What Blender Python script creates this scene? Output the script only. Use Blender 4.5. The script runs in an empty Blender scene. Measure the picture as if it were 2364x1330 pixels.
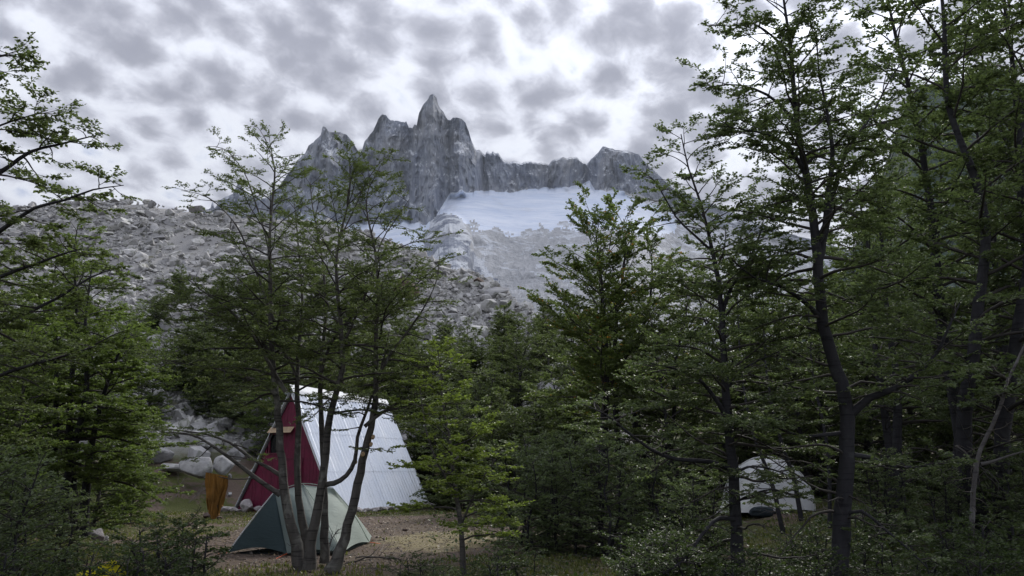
import bpy, bmesh, math, random
import numpy as np
from mathutils import Vector, Matrix, Quaternion

# ------------------------------------------------------------------ camera, sky, sun, exposure
SC = bpy.context.scene
COL = SC.collection
FPX, W0, H0 = 1850.0, 2364.0, 1330.0          # focal length and frame in photograph pixels
CAMZ = 1.5
PITCH = math.atan(420.0 / FPX)
cam_d = bpy.data.cameras.new('camera')
cam_d.sensor_width = 36.0
cam_d.lens = 36.0 * FPX / W0
cam_d.clip_start = 0.05
cam_d.clip_end = 20000.0
cam = bpy.data.objects.new('camera', cam_d)
COL.objects.link(cam)
cam.location = (0, 0, CAMZ)
cam.rotation_euler = (math.pi / 2 + PITCH, 0, 0)
SC.camera = cam

SUN_AZ = math.radians(25.0)      # to the right of the view axis
SUN_EL = math.radians(36.0)
SUN_DIR = Vector((math.sin(SUN_AZ) * math.cos(SUN_EL), math.cos(SUN_AZ) * math.cos(SUN_EL), math.sin(SUN_EL)))

world = bpy.data.worlds.new('World')
SC.world = world
world.use_nodes = True
WN, WL = world.node_tree.nodes, world.node_tree.links
WN.clear()


class G:
    """small node-graph helper"""
    def __init__(s, tree):
        s.t = tree; s.n = tree.nodes; s.l = tree.links

    def put(s, socket, v):
        if hasattr(v, 'is_linked') or isinstance(v, bpy.types.NodeSocket):
            s.l.new(v, socket)
        elif v is not None:
            try:
                socket.default_value = v
            except Exception:
                socket.default_value = (v, v, v)

    def node(s, typ, **kw):
        n = s.n.new(typ)
        for k, v in kw.items():
            setattr(n, k, v)
        return n

    def math(s, op, a, b=None, c=None, clamp=False):
        n = s.node('ShaderNodeMath', operation=op, use_clamp=clamp)
        s.put(n.inputs[0], a)
        if b is not None: s.put(n.inputs[1], b)
        if c is not None: s.put(n.inputs[2], c)
        return n.outputs[0]

    def vmath(s, op, a, b=None, out=0):
        n = s.node('ShaderNodeVectorMath', operation=op)
        s.put(n.inputs[0], a)
        if b is not None: s.put(n.inputs[1], b)
        return n.outputs[out]

    def noise(s, vec, scale, detail=4.0, rough=0.55, dist=0.0, out=0, dim='3D'):
        n = s.node('ShaderNodeTexNoise', noise_dimensions=dim)
        if vec is not None: s.put(n.inputs['Vector'], vec)
        s.put(n.inputs['Scale'], scale); s.put(n.inputs['Detail'], detail)
        s.put(n.inputs['Roughness'], rough); s.put(n.inputs['Distortion'], dist)
        return n.outputs[out]

    def ramp(s, fac, stops, interp='LINEAR'):
        n = s.node('ShaderNodeValToRGB')
        cr = n.color_ramp; cr.interpolation = interp
        while len(cr.elements) < len(stops): cr.elements.new(0.5)
        for e, (p, c) in zip(cr.elements, stops):
            e.position = p
            e.color = c if len(c) == 4 else (c[0], c[1], c[2], 1)
        s.put(n.inputs[0], fac)
        return n.outputs[0]

    def mix(s, fac, a, b, mode='MIX'):
        n = s.node('ShaderNodeMix', data_type='RGBA', blend_type=mode)
        s.put(n.inputs[0], fac)
        s.put(n.inputs[6], a if not isinstance(a, tuple) else (a + (1,))[:4])
        s.put(n.inputs[7], b if not isinstance(b, tuple) else (b + (1,))[:4])
        return n.outputs[2]

    def maprange(s, v, a, b, c, d, smooth=False):
        n = s.node('ShaderNodeMapRange', interpolation_type='SMOOTHSTEP' if smooth else 'LINEAR')
        s.put(n.inputs[0], v)
        for i, q in enumerate((a, b, c, d)): s.put(n.inputs[i + 1], q)
        return n.outputs[0]

    def xyz(s, x, y, z):
        n = s.node('ShaderNodeCombineXYZ')
        s.put(n.inputs[0], x); s.put(n.inputs[1], y); s.put(n.inputs[2], z)
        return n.outputs[0]

    def sep(s, v):
        n = s.node('ShaderNodeSeparateXYZ'); s.put(n.inputs[0], v)
        return n.outputs


def build_world():
    g = G(world.node_tree)
    tc = g.node('ShaderNodeTexCoord').outputs['Generated']
    d = g.vmath('NORMALIZE', tc)
    sx, sy, sz = g.sep(d)
    zz = g.math('ADD', g.math('MAXIMUM', sz, 0.0), 0.42)
    px = g.math('DIVIDE', sx, zz)
    py = g.math('DIVIDE', sy, zz)
    # rolls of cloud run away to the right
    ca, sa = math.cos(math.radians(-34)), math.sin(math.radians(-34))
    rx = g.math('ADD', g.math('MULTIPLY', px, ca), g.math('MULTIPLY', py, sa))
    ry = g.math('SUBTRACT', g.math('MULTIPLY', py, ca), g.math('MULTIPLY', px, sa))
    p = g.xyz(rx, g.math('MULTIPLY', ry, 0.86), 0.0)
    warp = g.vmath('SUBTRACT', g.noise(p, 6.5, 3.0, 0.55, out=1), (0.5, 0.5, 0.5))
    wn = g.node('ShaderNodeVectorMath', operation='SCALE')
    g.put(wn.inputs[0], warp); wn.inputs['Scale'].default_value = 0.07
    pw = g.vmath('ADD', p, wn.outputs[0])
    vo = g.node('ShaderNodeTexVoronoi', feature='SMOOTH_F1', voronoi_dimensions='2D')
    g.put(vo.inputs['Vector'], pw); vo.inputs['Scale'].default_value = 17.0
    vo.inputs['Smoothness'].default_value = 0.5; vo.inputs['Randomness'].default_value = 0.95
    lump = g.maprange(vo.outputs['Distance'], 0.05, 0.75, 1.0, 0.0)   # thick in the middle of each cloudlet
    n1 = g.maprange(g.noise(pw, 22.0, 6.0, 0.58, 0.0), 0.25, 0.75, 0.0, 1.0)
    n3 = g.maprange(g.noise(p, 3.4, 3.0, 0.5), 0.25, 0.75, 0.0, 1.0)  # large lighter and heavier fields
    dens = g.math('ADD', g.math('ADD', g.math('MULTIPLY', lump, 0.37), g.math('MULTIPLY', n1, 0.36)),
                  g.math('MULTIPLY', n3, 0.27))
    cloud = g.ramp(dens, [(0.10, (0.17, 0.21, 0.31)), (0.20, (0.33, 0.35, 0.41)), (0.30, (0.405, 0.42, 0.455)),
                          (0.42, (0.345, 0.358, 0.41)), (0.54, (0.235, 0.243, 0.28)), (0.70, (0.155, 0.162, 0.195))], 'B_SPLINE')
    # forward-scattered light round the veiled sun
    sd = g.vmath('DOT_PRODUCT', d, tuple(SUN_DIR), out=1)
    ang = g.math('ARCCOSINE', g.math('MINIMUM', sd, 1.0))
    glow = g.math('POWER', 2.71828, g.math('MULTIPLY', g.math('MULTIPLY', ang, ang), -1.0 / (0.30 ** 2)))
    glow2 = g.math('POWER', 2.71828, g.math('MULTIPLY', g.math('MULTIPLY', ang, ang), -1.0 / (0.12 ** 2)))
    thin = g.maprange(dens, 0.62, 0.32, 0.12, 1.0, True)
    amp = g.math('ADD', g.math('MULTIPLY', glow, 0.30), g.math('MULTIPLY', glow2, 2.6))
    gain = g.math('ADD', 0.98, g.math('MULTIPLY', amp, thin))
    # paler towards the skyline
    low = g.maprange(sz, 0.16, 0.42, 1.0, 0.0, True)
    cloud = g.mix(g.math('MULTIPLY', low, 0.15), cloud, (0.50, 0.51, 0.56))
    # an overcast sky is brighter overhead than at the skyline (CIE overcast, (1 + 2 sin h) / 3)
    gain = g.math('MULTIPLY', gain, g.math('DIVIDE', g.math('ADD', 1.0, g.math('MULTIPLY', g.math('MAXIMUM', sz, 0.0), 2.0)), 1.68))
    lit = g.vmath('MULTIPLY', cloud, g.xyz(gain, gain, gain))
    sky = g.node('ShaderNodeTexSky', sky_type='NISHITA')
    sky.sun_disc = False
    sky.sun_elevation = SUN_EL
    sky.sun_rotation = SUN_AZ
    sky.altitude = 900
    # cloud radiance is brought to the Nishita scale (Background strength 0.1)
    up = g.vmath('MULTIPLY', lit, (10.0, 10.0, 10.0))
    cover = g.maprange(dens, 0.02, 0.14, 0.5, 1.0, True)
    col = g.mix(cover, sky.outputs[0], up)
    bg = g.node('ShaderNodeBackground')
    g.put(bg.inputs[0], col); bg.inputs[1].default_value = 0.1
    out = g.node('ShaderNodeOutputWorld')
    g.l.new(bg.outputs[0], out.inputs[0])


build_world()
world.cycles.sampling_method = 'MANUAL'
world.cycles.sample_map_resolution = 1024

sun_d = bpy.data.lights.new('sun', 'SUN')
sun_d.energy = 1.5
sun_d.angle = math.radians(12)
sun_d.color = (1.0, 0.96, 0.90)
sun = bpy.data.objects.new('sun', sun_d)
COL.objects.link(sun)
sun.rotation_euler = SUN_DIR.to_track_quat('Z', 'Y').to_euler()

SC.view_settings.view_transform = 'Standard'
SC.view_settings.look = 'None'
SC.view_settings.exposure = 1.1
SC.view_settings.gamma = 1.0
SC.render.engine = 'CYCLES'
SC.cycles.max_bounces = 6
SC.cycles.diffuse_bounces = 4
SC.cycles.glossy_bounces = 2
SC.cycles.transmission_bounces = 3
SC.cycles.transparent_max_bounces = 4
SC.cycles.use_denoising = True
SC.cycles.denoiser = 'OPENIMAGEDENOISE'
SC.cycles.denoising_input_passes = 'RGB_ALBEDO_NORMAL'
SC.cycles.denoising_prefilter = 'ACCURATE'
SC.cycles.sample_clamp_indirect = 3.0

# ------------------------------------------------------------------ helpers
RNG = np.random.default_rng(7)
random.seed(7)
CP, SP = math.cos(PITCH), math.sin(PITCH)


def ray(px, py):
    dx, dy = (px - W0 / 2) / FPX, (H0 / 2 - py) / FPX
    return np.array([dx, CP - dy * SP, SP + dy * CP])


def at(px, py, Y):
    """the point that lies Y metres ahead where the photograph shows (px, py)"""
    r = ray(px, py)
    return np.array([0, 0, CAMZ]) + r * (Y / r[1])


def on_ground(px, py, z=0.0):
    r = ray(px, py)
    return np.array([0, 0, CAMZ]) + r * ((z - CAMZ) / r[2])


def proj(p):
    x, y, z = p[0], p[1], p[2] - CAMZ
    dep = y * CP + z * SP
    return W0 / 2 + FPX * x / dep, H0 / 2 - FPX * (-y * SP + z * CP) / dep


def smooth(a, b, x):
    t = np.clip((x - a) / (b - a), 0, 1)
    return t * t * (3 - 2 * t)


def _hash(ix, iy, iz, seed):
    h = (ix.astype(np.int64) * 374761393 + iy.astype(np.int64) * 668265263 + iz.astype(np.int64) * 2147483647 + seed * 1274126177)
    h = (h ^ (h >> 13)) * 1274126177
    h = h ^ (h >> 16)
    return (h & 0xFFFFFF) / float(0xFFFFFF) * 2 - 1


def vnoise(x, y, z=None, seed=0):
    x = np.asarray(x, float); y = np.asarray(y, float)
    z = np.zeros_like(x) if z is None else np.asarray(z, float)
    ix, iy, iz = np.floor(x), np.floor(y), np.floor(z)
    fx, fy, fz = x - ix, y - iy, z - iz
    fx, fy, fz = [f * f * f * (f * (f * 6 - 15) + 10) for f in (fx, fy, fz)]
    r = 0
    for a in (0, 1):
        wx = fx if a else 1 - fx
        for b in (0, 1):
            wy = fy if b else 1 - fy
            for c in (0, 1):
                wz = fz if c else 1 - fz
                r = r + wx * wy * wz * _hash(ix + a, iy + b, iz + c, seed)
    return r


def fbm(x, y, z=None, oct=4, seed=0, gain=0.5, ridge=False):
    r, a, t = 0, 1.0, 0
    for o in range(oct):
        f = 2.03 ** o
        n = vnoise(np.asarray(x) * f + 13.7 * o, np.asarray(y) * f - 7.3 * o, None if z is None else np.asarray(z) * f, seed + o)
        if ridge: n = 1 - 2 * np.abs(n)
        r = r + a * n; t += a; a *= gain
    return r / t


def make_mesh(name, V, F, tone=None, smooth_shade=False):
    """mesh from arrays; F is one index array (n,3)/(n,4) or a list of such arrays"""
    me = bpy.data.meshes.new(name)
    V = np.asarray(V, np.float32).reshape(-1, 3)
    if isinstance(F, np.ndarray): F = [F]
    F = [np.asarray(f, np.int32) for f in F if len(f)]
    me.vertices.add(len(V)); me.vertices.foreach_set('co', V.ravel())
    loops = np.concatenate([f.ravel() for f in F])
    tot = np.concatenate([np.full(len(f), f.shape[1], np.int32) for f in F])
    st = np.concatenate([[0], np.cumsum(tot)[:-1]]).astype(np.int32)
    me.loops.add(len(loops)); me.loops.foreach_set('vertex_index', loops)
    me.polygons.add(len(tot)); me.polygons.foreach_set('loop_start', st); me.polygons.foreach_set('loop_total', tot)
    me.polygons.foreach_set('use_smooth', np.full(len(tot), bool(smooth_shade)))
    if tone is not None:
        at_ = me.attributes.new('tone', 'FLOAT', 'POINT')
        at_.data.foreach_set('value', np.asarray(tone, np.float32))
    me.update(calc_edges=True)
    return me


def link(name, me, mat=None, parent=None, loc=None):
    o = bpy.data.objects.new(name, me)
    COL.objects.link(o)
    if me is not None and mat is not None and not me.materials:
        me.materials.append(mat)
    if parent is not None: o.parent = parent
    if loc is not None: o.location = loc
    return o


def empty(name, loc=(0, 0, 0), rz=0.0):
    o = bpy.data.objects.new(name, None)
    COL.objects.link(o)
    o.empty_display_size = 0.2
    o.location = tuple(float(q) for q in loc)
    o.rotation_euler = (0, 0, rz)
    return o


def tag(o, label=None, cat=None, group=None, kind=None):
    if label: o['label'] = label
    if cat: o['category'] = cat
    if group: o['group'] = group
    if kind: o['kind'] = kind
    return o


def grid_faces(nu, nv):
    i = np.arange(nu - 1)[:, None] * nv + np.arange(nv - 1)[None, :]
    return np.stack([i, i + nv, i + nv + 1, i + 1], -1).reshape(-1, 4)


def box(c, s, rot=None):
    """vertices and quads of a box with centre c, full size s and optional 3x3 rotation"""
    v = np.array([[x, y, z] for x in (-.5, .5) for y in (-.5, .5) for z in (-.5, .5)]) * np.array(s)
    if rot is not None: v = v @ np.asarray(rot).T
    f = np.array([[0, 1, 3, 2], [4, 6, 7, 5], [0, 4, 5, 1], [2, 3, 7, 6], [0, 2, 6, 4], [1, 5, 7, 3]])
    return v + np.asarray(c), f


def join(parts):
    V, F, n = [], {}, 0
    for v, f in parts:
        V.append(v); F.setdefault(f.shape[1], []).append(np.asarray(f) + n); n += len(v)
    return np.concatenate(V), [np.concatenate(x) for x in F.values()]


def prism(poly, direction):
    """solid between a planar polygon and its copy shifted by direction"""
    p = np.asarray(poly, float); n = len(p)
    V = np.concatenate([p, p + np.asarray(direction)])
    return V, n


def prism_obj(name, poly, direction, mat, parent=None, bevel=0.0):
    bm = bmesh.new()
    p = [bm.verts.new(tuple(q)) for q in poly]
    q = [bm.verts.new(tuple(np.asarray(a) + np.asarray(direction))) for a in poly]
    bm.faces.new(p); bm.faces.new(q[::-1])
    n = len(p)
    for i in range(n):
        bm.faces.new((p[i], q[i], q[(i + 1) % n], p[(i + 1) % n]))
    bmesh.ops.recalc_face_normals(bm, faces=bm.faces)
    if bevel:
        bmesh.ops.bevel(bm, geom=list(bm.edges), offset=bevel, segments=1, affect='EDGES')
    me = bpy.data.meshes.new(name); bm.to_mesh(me); bm.free()
    return link(name, me, mat, parent)


def nrm(v):
    return v / np.maximum(np.linalg.norm(v, axis=-1, keepdims=True), 1e-9)


def tubes(P, R, s):
    """P (N,K,3) centre lines, R (N,K) radii, s sides -> verts, quads"""
    N, K, _ = P.shape
    T = nrm(np.gradient(P, axis=1))
    ref = np.where(np.abs(T[:, :1, 2:3]) > 0.8, np.array([[[1.0, 0.15, 0.0]]]), np.array([[[0.0, 0.1, 1.0]]]))
    U = nrm(np.cross(T, np.broadcast_to(ref, T.shape)))
    Wv = np.cross(T, U)
    a = np.arange(s) * 2 * np.pi / s
    V = P[:, :, None] + R[:, :, None, None] * (np.cos(a)[:, None] * U[:, :, None] + np.sin(a)[:, None] * Wv[:, :, None])
    i = np.arange(N)[:, None, None] * (K * s) + np.arange(K - 1)[None, :, None] * s
    j = np.arange(s)[None, None, :]
    j2 = (j + 1) % s
    F = np.stack([i + j, i + j2, i + s + j2, i + s + j], -1).reshape(-1, 4)
    return V.reshape(-1, 3), F


def spline(pts, step=0.2):
    """Catmull-Rom through pts (n,3+) resampled about every step metres"""
    p = np.asarray(pts, float)
    p = np.vstack([2 * p[0] - p[1], p, 2 * p[-1] - p[-2]])
    out = []
    for i in range(1, len(p) - 2):
        a, b, c, d = p[i - 1:i + 3]
        n = max(2, int(np.linalg.norm((c - b)[:3]) / step))
        t = np.linspace(0, 1, n, endpoint=False)[:, None]
        out.append(0.5 * (2 * b + (c - a) * t + (2 * a - 5 * b + 4 * c - d) * t ** 2 + (3 * b - a - 3 * c + d) * t ** 3))
    out.append(p[-2:-1])
    return np.vstack(out)


# ------------------------------------------------------------------ materials
def material(name):
    m = bpy.data.materials.new(name)
    m.use_nodes = True
    g = G(m.node_tree)
    b = g.n['Principled BSDF']
    return m, g, b


def simple(name, col, rough=0.6, metal=0.0, var=0.12, scale=8.0, bump=0.0, bscale=40.0, spec=0.4, coords='Object'):
    m, g, b = material(name)
    co = g.node('ShaderNodeTexCoord').outputs[coords]
    n = g.noise(co, scale, 5.0, 0.6)
    c = g.mix(g.maprange(n, 0.3, 0.7, 0, 1), tuple(q * (1 - var) for q in col), tuple(min(1, q * (1 + var)) for q in col))
    g.put(b.inputs['Base Color'], c)
    g.put(b.inputs['Roughness'], g.maprange(n, 0.2, 0.8, rough - 0.08, rough + 0.08))
    b.inputs['Metallic'].default_value = metal
    b.inputs['Specular IOR Level'].default_value = spec
    if bump:
        bn = g.node('ShaderNodeBump'); bn.inputs['Strength'].default_value = bump
        bn.inputs['Distance'].default_value = 0.02
        g.put(bn.inputs['Height'], g.noise(co, bscale, 4.0, 0.6))
        g.l.new(bn.outputs[0], b.inputs['Normal'])
    return m


def leaf_mat(name, dark, light, autumn=None, autumn_amt=0.0, transl=0.35):
    m, g, b = material(name)
    tone = g.node('ShaderNodeAttribute', attribute_name='tone').outputs['Fac']
    oi = g.node('ShaderNodeObjectInfo').outputs['Random']
    c = g.mix(tone, dark, light)
    c = g.mix(g.math('MULTIPLY', oi, 0.35), c, tuple(0.5 * (a + q) * 1.15 for a, q in zip(dark, light)))
    if autumn:
        c = g.mix(g.math('GREATER_THAN', tone, 1.0 - autumn_amt), c, autumn)
    g.put(b.inputs['Base Color'], c)
    b.inputs['Roughness'].default_value = 0.50
    b.inputs['Specular IOR Level'].default_value = 0.32
    tr = g.node('ShaderNodeBsdfTranslucent')
    g.put(tr.inputs[0], g.vmath('MULTIPLY', c, (1.6, 1.8, 1.0)))
    mx = g.node('ShaderNodeMixShader'); mx.inputs[0].default_value = transl
    g.l.new(b.outputs[0], mx.inputs[1]); g.l.new(tr.outputs[0], mx.inputs[2])
    g.l.new(mx.outputs[0], g.n['Material Output'].inputs[0])
    return m


def bark_mat(name, a, bcol, lichen, amt=0.35):
    m, g, b = material(name)
    co = g.node('ShaderNodeTexCoord').outputs['Object']
    st = g.vmath('MULTIPLY', co, (1.0, 1.0, 0.35))
    n = g.noise(st, 14.0, 6.0, 0.65)
    bands = g.noise(g.vmath('MULTIPLY', co, (2.0, 2.0, 26.0)), 1.0, 4.0, 0.6)
    pat = g.noise(co, 3.4, 5.0, 0.6, 0.6)
    c = g.mix(n, a, bcol)
    c = g.mix(g.math('MULTIPLY', g.maprange(bands, 0.54, 0.62, 0, 1), 0.7), c, tuple(q * 0.55 for q in a))
    c = g.mix(g.math('MULTIPLY', g.maprange(pat, 0.54, 0.66, 0, 1, True), amt), c, lichen)
    g.put(b.inputs['Base Color'], c)
    b.inputs['Roughness'].default_value = 0.85
    b.inputs['Specular IOR Level'].default_value = 0.25
    bn = g.node('ShaderNodeBump'); bn.inputs['Strength'].default_value = 0.7; bn.inputs['Distance'].default_value = 0.012
    g.put(bn.inputs['Height'], g.math('ADD', n, g.math('MULTIPLY', bands, 0.6)))
    g.l.new(bn.outputs[0], b.inputs['Normal'])
    return m


def rock_mat(name, a, bcol, lichen=(0.16, 0.17, 0.13), per='object', scale=1.0):
    m, g, b = material(name)
    co = g.node('ShaderNodeTexCoord').outputs['Object'] if per == 'object' else g.node('ShaderNodeNewGeometry').outputs['Position']
    if per == 'object':
        rnd = g.node('ShaderNodeObjectInfo').outputs['Random']
    else:
        rnd = g.node('ShaderNodeAttribute', attribute_name='tone').outputs['Fac']
    n = g.noise(co, 2.2 * scale, 6.0, 0.62)
    f = g.noise(co, 26.0 * scale, 4.0, 0.7)
    c = g.mix(g.maprange(n, 0.3, 0.7, 0, 1), a, bcol)
    c = g.mix(g.math('MULTIPLY', g.maprange(f, 0.5, 0.72, 0, 1), 0.35), c, tuple(q * 0.5 for q in a))
    l = g.noise(co, 1.3 * scale, 5.0, 0.65, 0.8)
    c = g.mix(g.math('MULTIPLY', g.maprange(l, 0.52, 0.62, 0, 1, True), 0.7), c, lichen)
    k = g.maprange(rnd, 0, 1, 0.66, 1.18)
    c = g.vmath('MULTIPLY', c, g.xyz(k, k, g.maprange(rnd, 0, 1, 0.68, 1.16)))
    g.put(b.inputs['Base Color'], c)
    b.inputs['Roughness'].default_value = 0.9
    b.inputs['Specular IOR Level'].default_value = 0.2
    bn = g.node('ShaderNodeBump'); bn.inputs['Strength'].default_value = 0.8; bn.inputs['Distance'].default_value = 0.05
    g.put(bn.inputs['Height'], g.math('ADD', n, g.math('MULTIPLY', f, 0.4)))
    g.l.new(bn.outputs[0], b.inputs['Normal'])
    return m


M = {}
M['leaf'] = leaf_mat('leaf_beech', (0.056, 0.072, 0.036), (0.142, 0.170, 0.078))
M['leaf_dark'] = leaf_mat('leaf_dark', (0.060, 0.080, 0.046), (0.145, 0.178, 0.092))
M['leaf_young'] = leaf_mat('leaf_young', (0.095, 0.122, 0.030), (0.210, 0.255, 0.070), transl=0.42)
M['leaf_left'] = leaf_mat('leaf_left', (0.062, 0.086, 0.030), (0.150, 0.190, 0.064), transl=0.38)
M['leaf_autumn'] = leaf_mat('leaf_turning', (0.064, 0.088, 0.034), (0.155, 0.190, 0.068), (0.36, 0.17, 0.04), 0.10)
M['leaf_dry'] = leaf_mat('leaf_dry', (0.10, 0.065, 0.035), (0.26, 0.19, 0.11), transl=0.1)
M['leaf_litter'] = leaf_mat('leaf_litter', (0.030, 0.048, 0.022), (0.075, 0.10, 0.036))
M['bark'] = bark_mat('bark_grey', (0.030, 0.028, 0.028), (0.135, 0.126, 0.114), (0.25, 0.25, 0.225), 0.5)
M['bark_dark'] = bark_mat('bark_dark', (0.016, 0.016, 0.020), (0.048, 0.047, 0.053), (0.11, 0.115, 0.115), 0.22)
M['bark_pale'] = bark_mat('bark_pale', (0.050, 0.046, 0.048), (0.13, 0.122, 0.12), (0.22, 0.22, 0.21), 0.4)
M['twig'] = simple('twig', (0.045, 0.040, 0.038), 0.85, var=0.3)
M['twig_dead'] = simple('twig_dead', (0.14, 0.125, 0.11), 0.85, var=0.3)
M['rock'] = rock_mat('granite', (0.38, 0.375, 0.375), (0.55, 0.545, 0.54))
M['rock_scree'] = rock_mat('granite_rubble', (0.38, 0.375, 0.375), (0.56, 0.555, 0.55), per='tone', scale=1.4)
M['rock_pile'] = rock_mat('pile_granite', (0.20, 0.20, 0.205), (0.42, 0.415, 0.41), (0.11, 0.115, 0.10), scale=1.6)
M['rock_brown'] = rock_mat('brown_rock', (0.085, 0.06, 0.05), (0.16, 0.12, 0.10), (0.11, 0.09, 0.08))
M['rock_camp'] = rock_mat('camp_stone', (0.27, 0.25, 0.255), (0.47, 0.44, 0.44), (0.14, 0.14, 0.12), scale=3.0)
M['cut_wood'] = simple('cut_wood', (0.46, 0.32, 0.20), 0.8, var=0.2, scale=40)

# ------------------------------------------------------------------ terrain
CREST = [(-900, 560, 85), (-300, 500, 85), (0, 478, 85), (250, 462, 85), (330, 468, 85), (430, 482, 84), (490, 492, 83), (600, 505, 82),
         (760, 522, 80), (900, 562, 78), (980, 594, 76), (1050, 628, 74), (1110, 642, 70), (1200, 692, 64), (1260, 724, 62),
         (1320, 775, 60), (1450, 865, 58), (1700, 965, 56), (2100, 1015, 56), (2900, 1035, 56)]
_cs = np.array([ray(a, b)[0] / ray(a, b)[1] for a, b, _ in CREST])
_ct = np.array([ray(a, b)[2] / ray(a, b)[1] for a, b, _ in CREST])
_cy = np.array([c for _, _, c in CREST], float)


def height(x, y):
    x = np.asarray(x, float); y = np.asarray(y, float)
    yy = np.maximum(y, 1.0)
    s = np.clip(x / yy, -1.6, 1.6)
    tan = np.interp(s, _cs, _ct); yc = np.interp(s, _cs, _cy)
    yt = np.interp(s, [-0.9, -0.42, -0.33, -0.1, 0.2, 0.8], [30, 31, 33, 36.5, 33, 32])
    zc = CAMZ + yc * tan
    t = (yy - yt) / (yc - yt)
    z = np.where(t < 0, 0, np.where(t < 1, zc * np.clip(t, 0, 1) ** 1.12, np.maximum(zc - 0.42 * (yy - yc), 1.0)))
    lump = fbm(x / 7.0, y / 7.0, oct=3, seed=3) * 1.1 + fbm(x / 19.0, y / 19.0, oct=2, seed=8) * 1.2
    z = z + lump * smooth(0.03, 0.3, t) * (1 - 0.6 * smooth(0.86, 1.0, t))
    z = np.where(y < 1.0, 0, z)
    rise = smooth(2.2, 5.6, x) * smooth(7, 16.5, y)
    z = z + 0.68 * rise + 0.05 * np.clip(y - 17, 0, 25) * rise
    z = z + fbm(x / 2.6, y / 2.6, oct=3, seed=5) * 0.055 + fbm(x / 0.6, y / 0.6, oct=2, seed=6) * 0.014
    return z


def hz(x, y):
    return float(height(np.array([x]), np.array([y]))[0])


def build_ground():
    a = np.concatenate([np.linspace(-48, 48, 330), np.linspace(48, 312, 60)[1:]]) * math.pi / 180   # 0 = straight ahead
    r = np.concatenate([[0.0], np.geomspace(0.8, 110, 250), np.geomspace(110, 9000, 26)[1:]])
    A, Rr = np.meshgrid(a, r, indexing='ij')
    X, Y = np.sin(A) * Rr, np.cos(A) * Rr
    Z = height(X, Y)
    V = np.stack([X, Y, Z], -1).reshape(-1, 3)
    F = grid_faces(len(a), len(r))[:, ::-1]
    m, g, b = material('forest_floor')
    pos = g.node('ShaderNodeNewGeometry').outputs['Position']
    x, y, z = g.sep(pos)
    n1 = g.noise(pos, 0.55, 5.0, 0.6)
    n2 = g.noise(pos, 2.6, 5.0, 0.65)
    n3 = g.noise(pos, 18.0, 4.0, 0.7)
    n4 = g.noise(pos, 70.0, 3.0, 0.7)
    soil = g.mix(n2, (0.090, 0.066, 0.054), (0.185, 0.140, 0.115))
    soil = g.mix(g.maprange(n3, 0.5, 0.75, 0, 0.7), soil, (0.055, 0.042, 0.034))
    soil = g.mix(g.maprange(n4, 0.6, 0.8, 0, 0.6), soil, (0.26, 0.22, 0.18))
    moss = g.mix(n3, (0.035, 0.045, 0.014), (0.115, 0.125, 0.040))
    moss = g.mix(g.maprange(n4, 0.55, 0.8, 0, 0.5), moss, (0.14, 0.115, 0.06))
    # trodden clearing between the tents and the hut
    ex = g.math('DIVIDE', g.math('SUBTRACT', x, -3.2), 4.6)
    ey = g.math('DIVIDE', g.math('SUBTRACT', y, 19.5), 7.6)
    rad = g.math('SQRT', g.math('ADD', g.math('MULTIPLY', ex, ex), g.math('MULTIPLY', ey, ey)))
    clear = g.maprange(g.math('ADD', rad, g.math('MULTIPLY', g.math('SUBTRACT', n1, 0.5), 1.3)), 1.15, 0.85, 0, 1, True)
    mm = g.maprange(g.math('ADD', n1, g.math('MULTIPLY', g.math('SUBTRACT', n2, 0.5), 0.6)), 0.40, 0.56, 0, 1, True)
    mm = g.math('MULTIPLY', mm, g.math('SUBTRACT', 1.0, g.math('MULTIPLY', clear, 0.85)))
    c = g.mix(mm, soil, moss)
    # dry pale grass at the edge of the clearing
    dx = g.math('DIVIDE', g.math('SUBTRACT', x, -1.5), 1.5)
    dy = g.math('DIVIDE', g.math('SUBTRACT', y, 18.5), 3.0)
    dr = g.math('SQRT', g.math('ADD', g.math('MULTIPLY', dx, dx), g.math('MULTIPLY', dy, dy)))
    dry = g.maprange(g.math('ADD', dr, g.math('MULTIPLY', g.math('SUBTRACT', n2, 0.5), 1.4)), 1.05, 0.7, 0, 1, True)
    c = g.mix(g.math('MULTIPLY', dry, 0.75), c, g.mix(n4, (0.20, 0.17, 0.09), (0.34, 0.30, 0.17)))
    grav = g.mix(n3, (0.20, 0.195, 0.19), (0.40, 0.395, 0.39))
    grav = g.mix(g.maprange(n1, 0.58, 0.70, 0, 0.8, True), grav, (0.085, 0.085, 0.045))
    far = g.maprange(g.math('ADD', z, g.math('MULTIPLY', n2, 1.2)), 2.2, 3.6, 0, 1, True)
    far = g.math('MULTIPLY', far, g.maprange(x, 4.0, 9.0, 1.0, 0.08, True))
    c = g.mix(far, c, grav)
    g.put(b.inputs['Base Color'], c)
    b.inputs['Roughness'].default_value = 0.95
    b.inputs['Specular IOR Level'].default_value = 0.15
    bn = g.node('ShaderNodeBump'); bn.inputs['Strength'].default_value = 0.9; bn.inputs['Distance'].default_value = 0.05
    g.put(bn.inputs['Height'], g.math('ADD', n3, g.math('MULTIPLY', n4, 0.5)))
    g.l.new(bn.outputs[0], b.inputs['Normal'])
    tag(link('ground', make_mesh('ground', V, F, smooth_shade=True), m), kind='structure')


build_ground()

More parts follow.
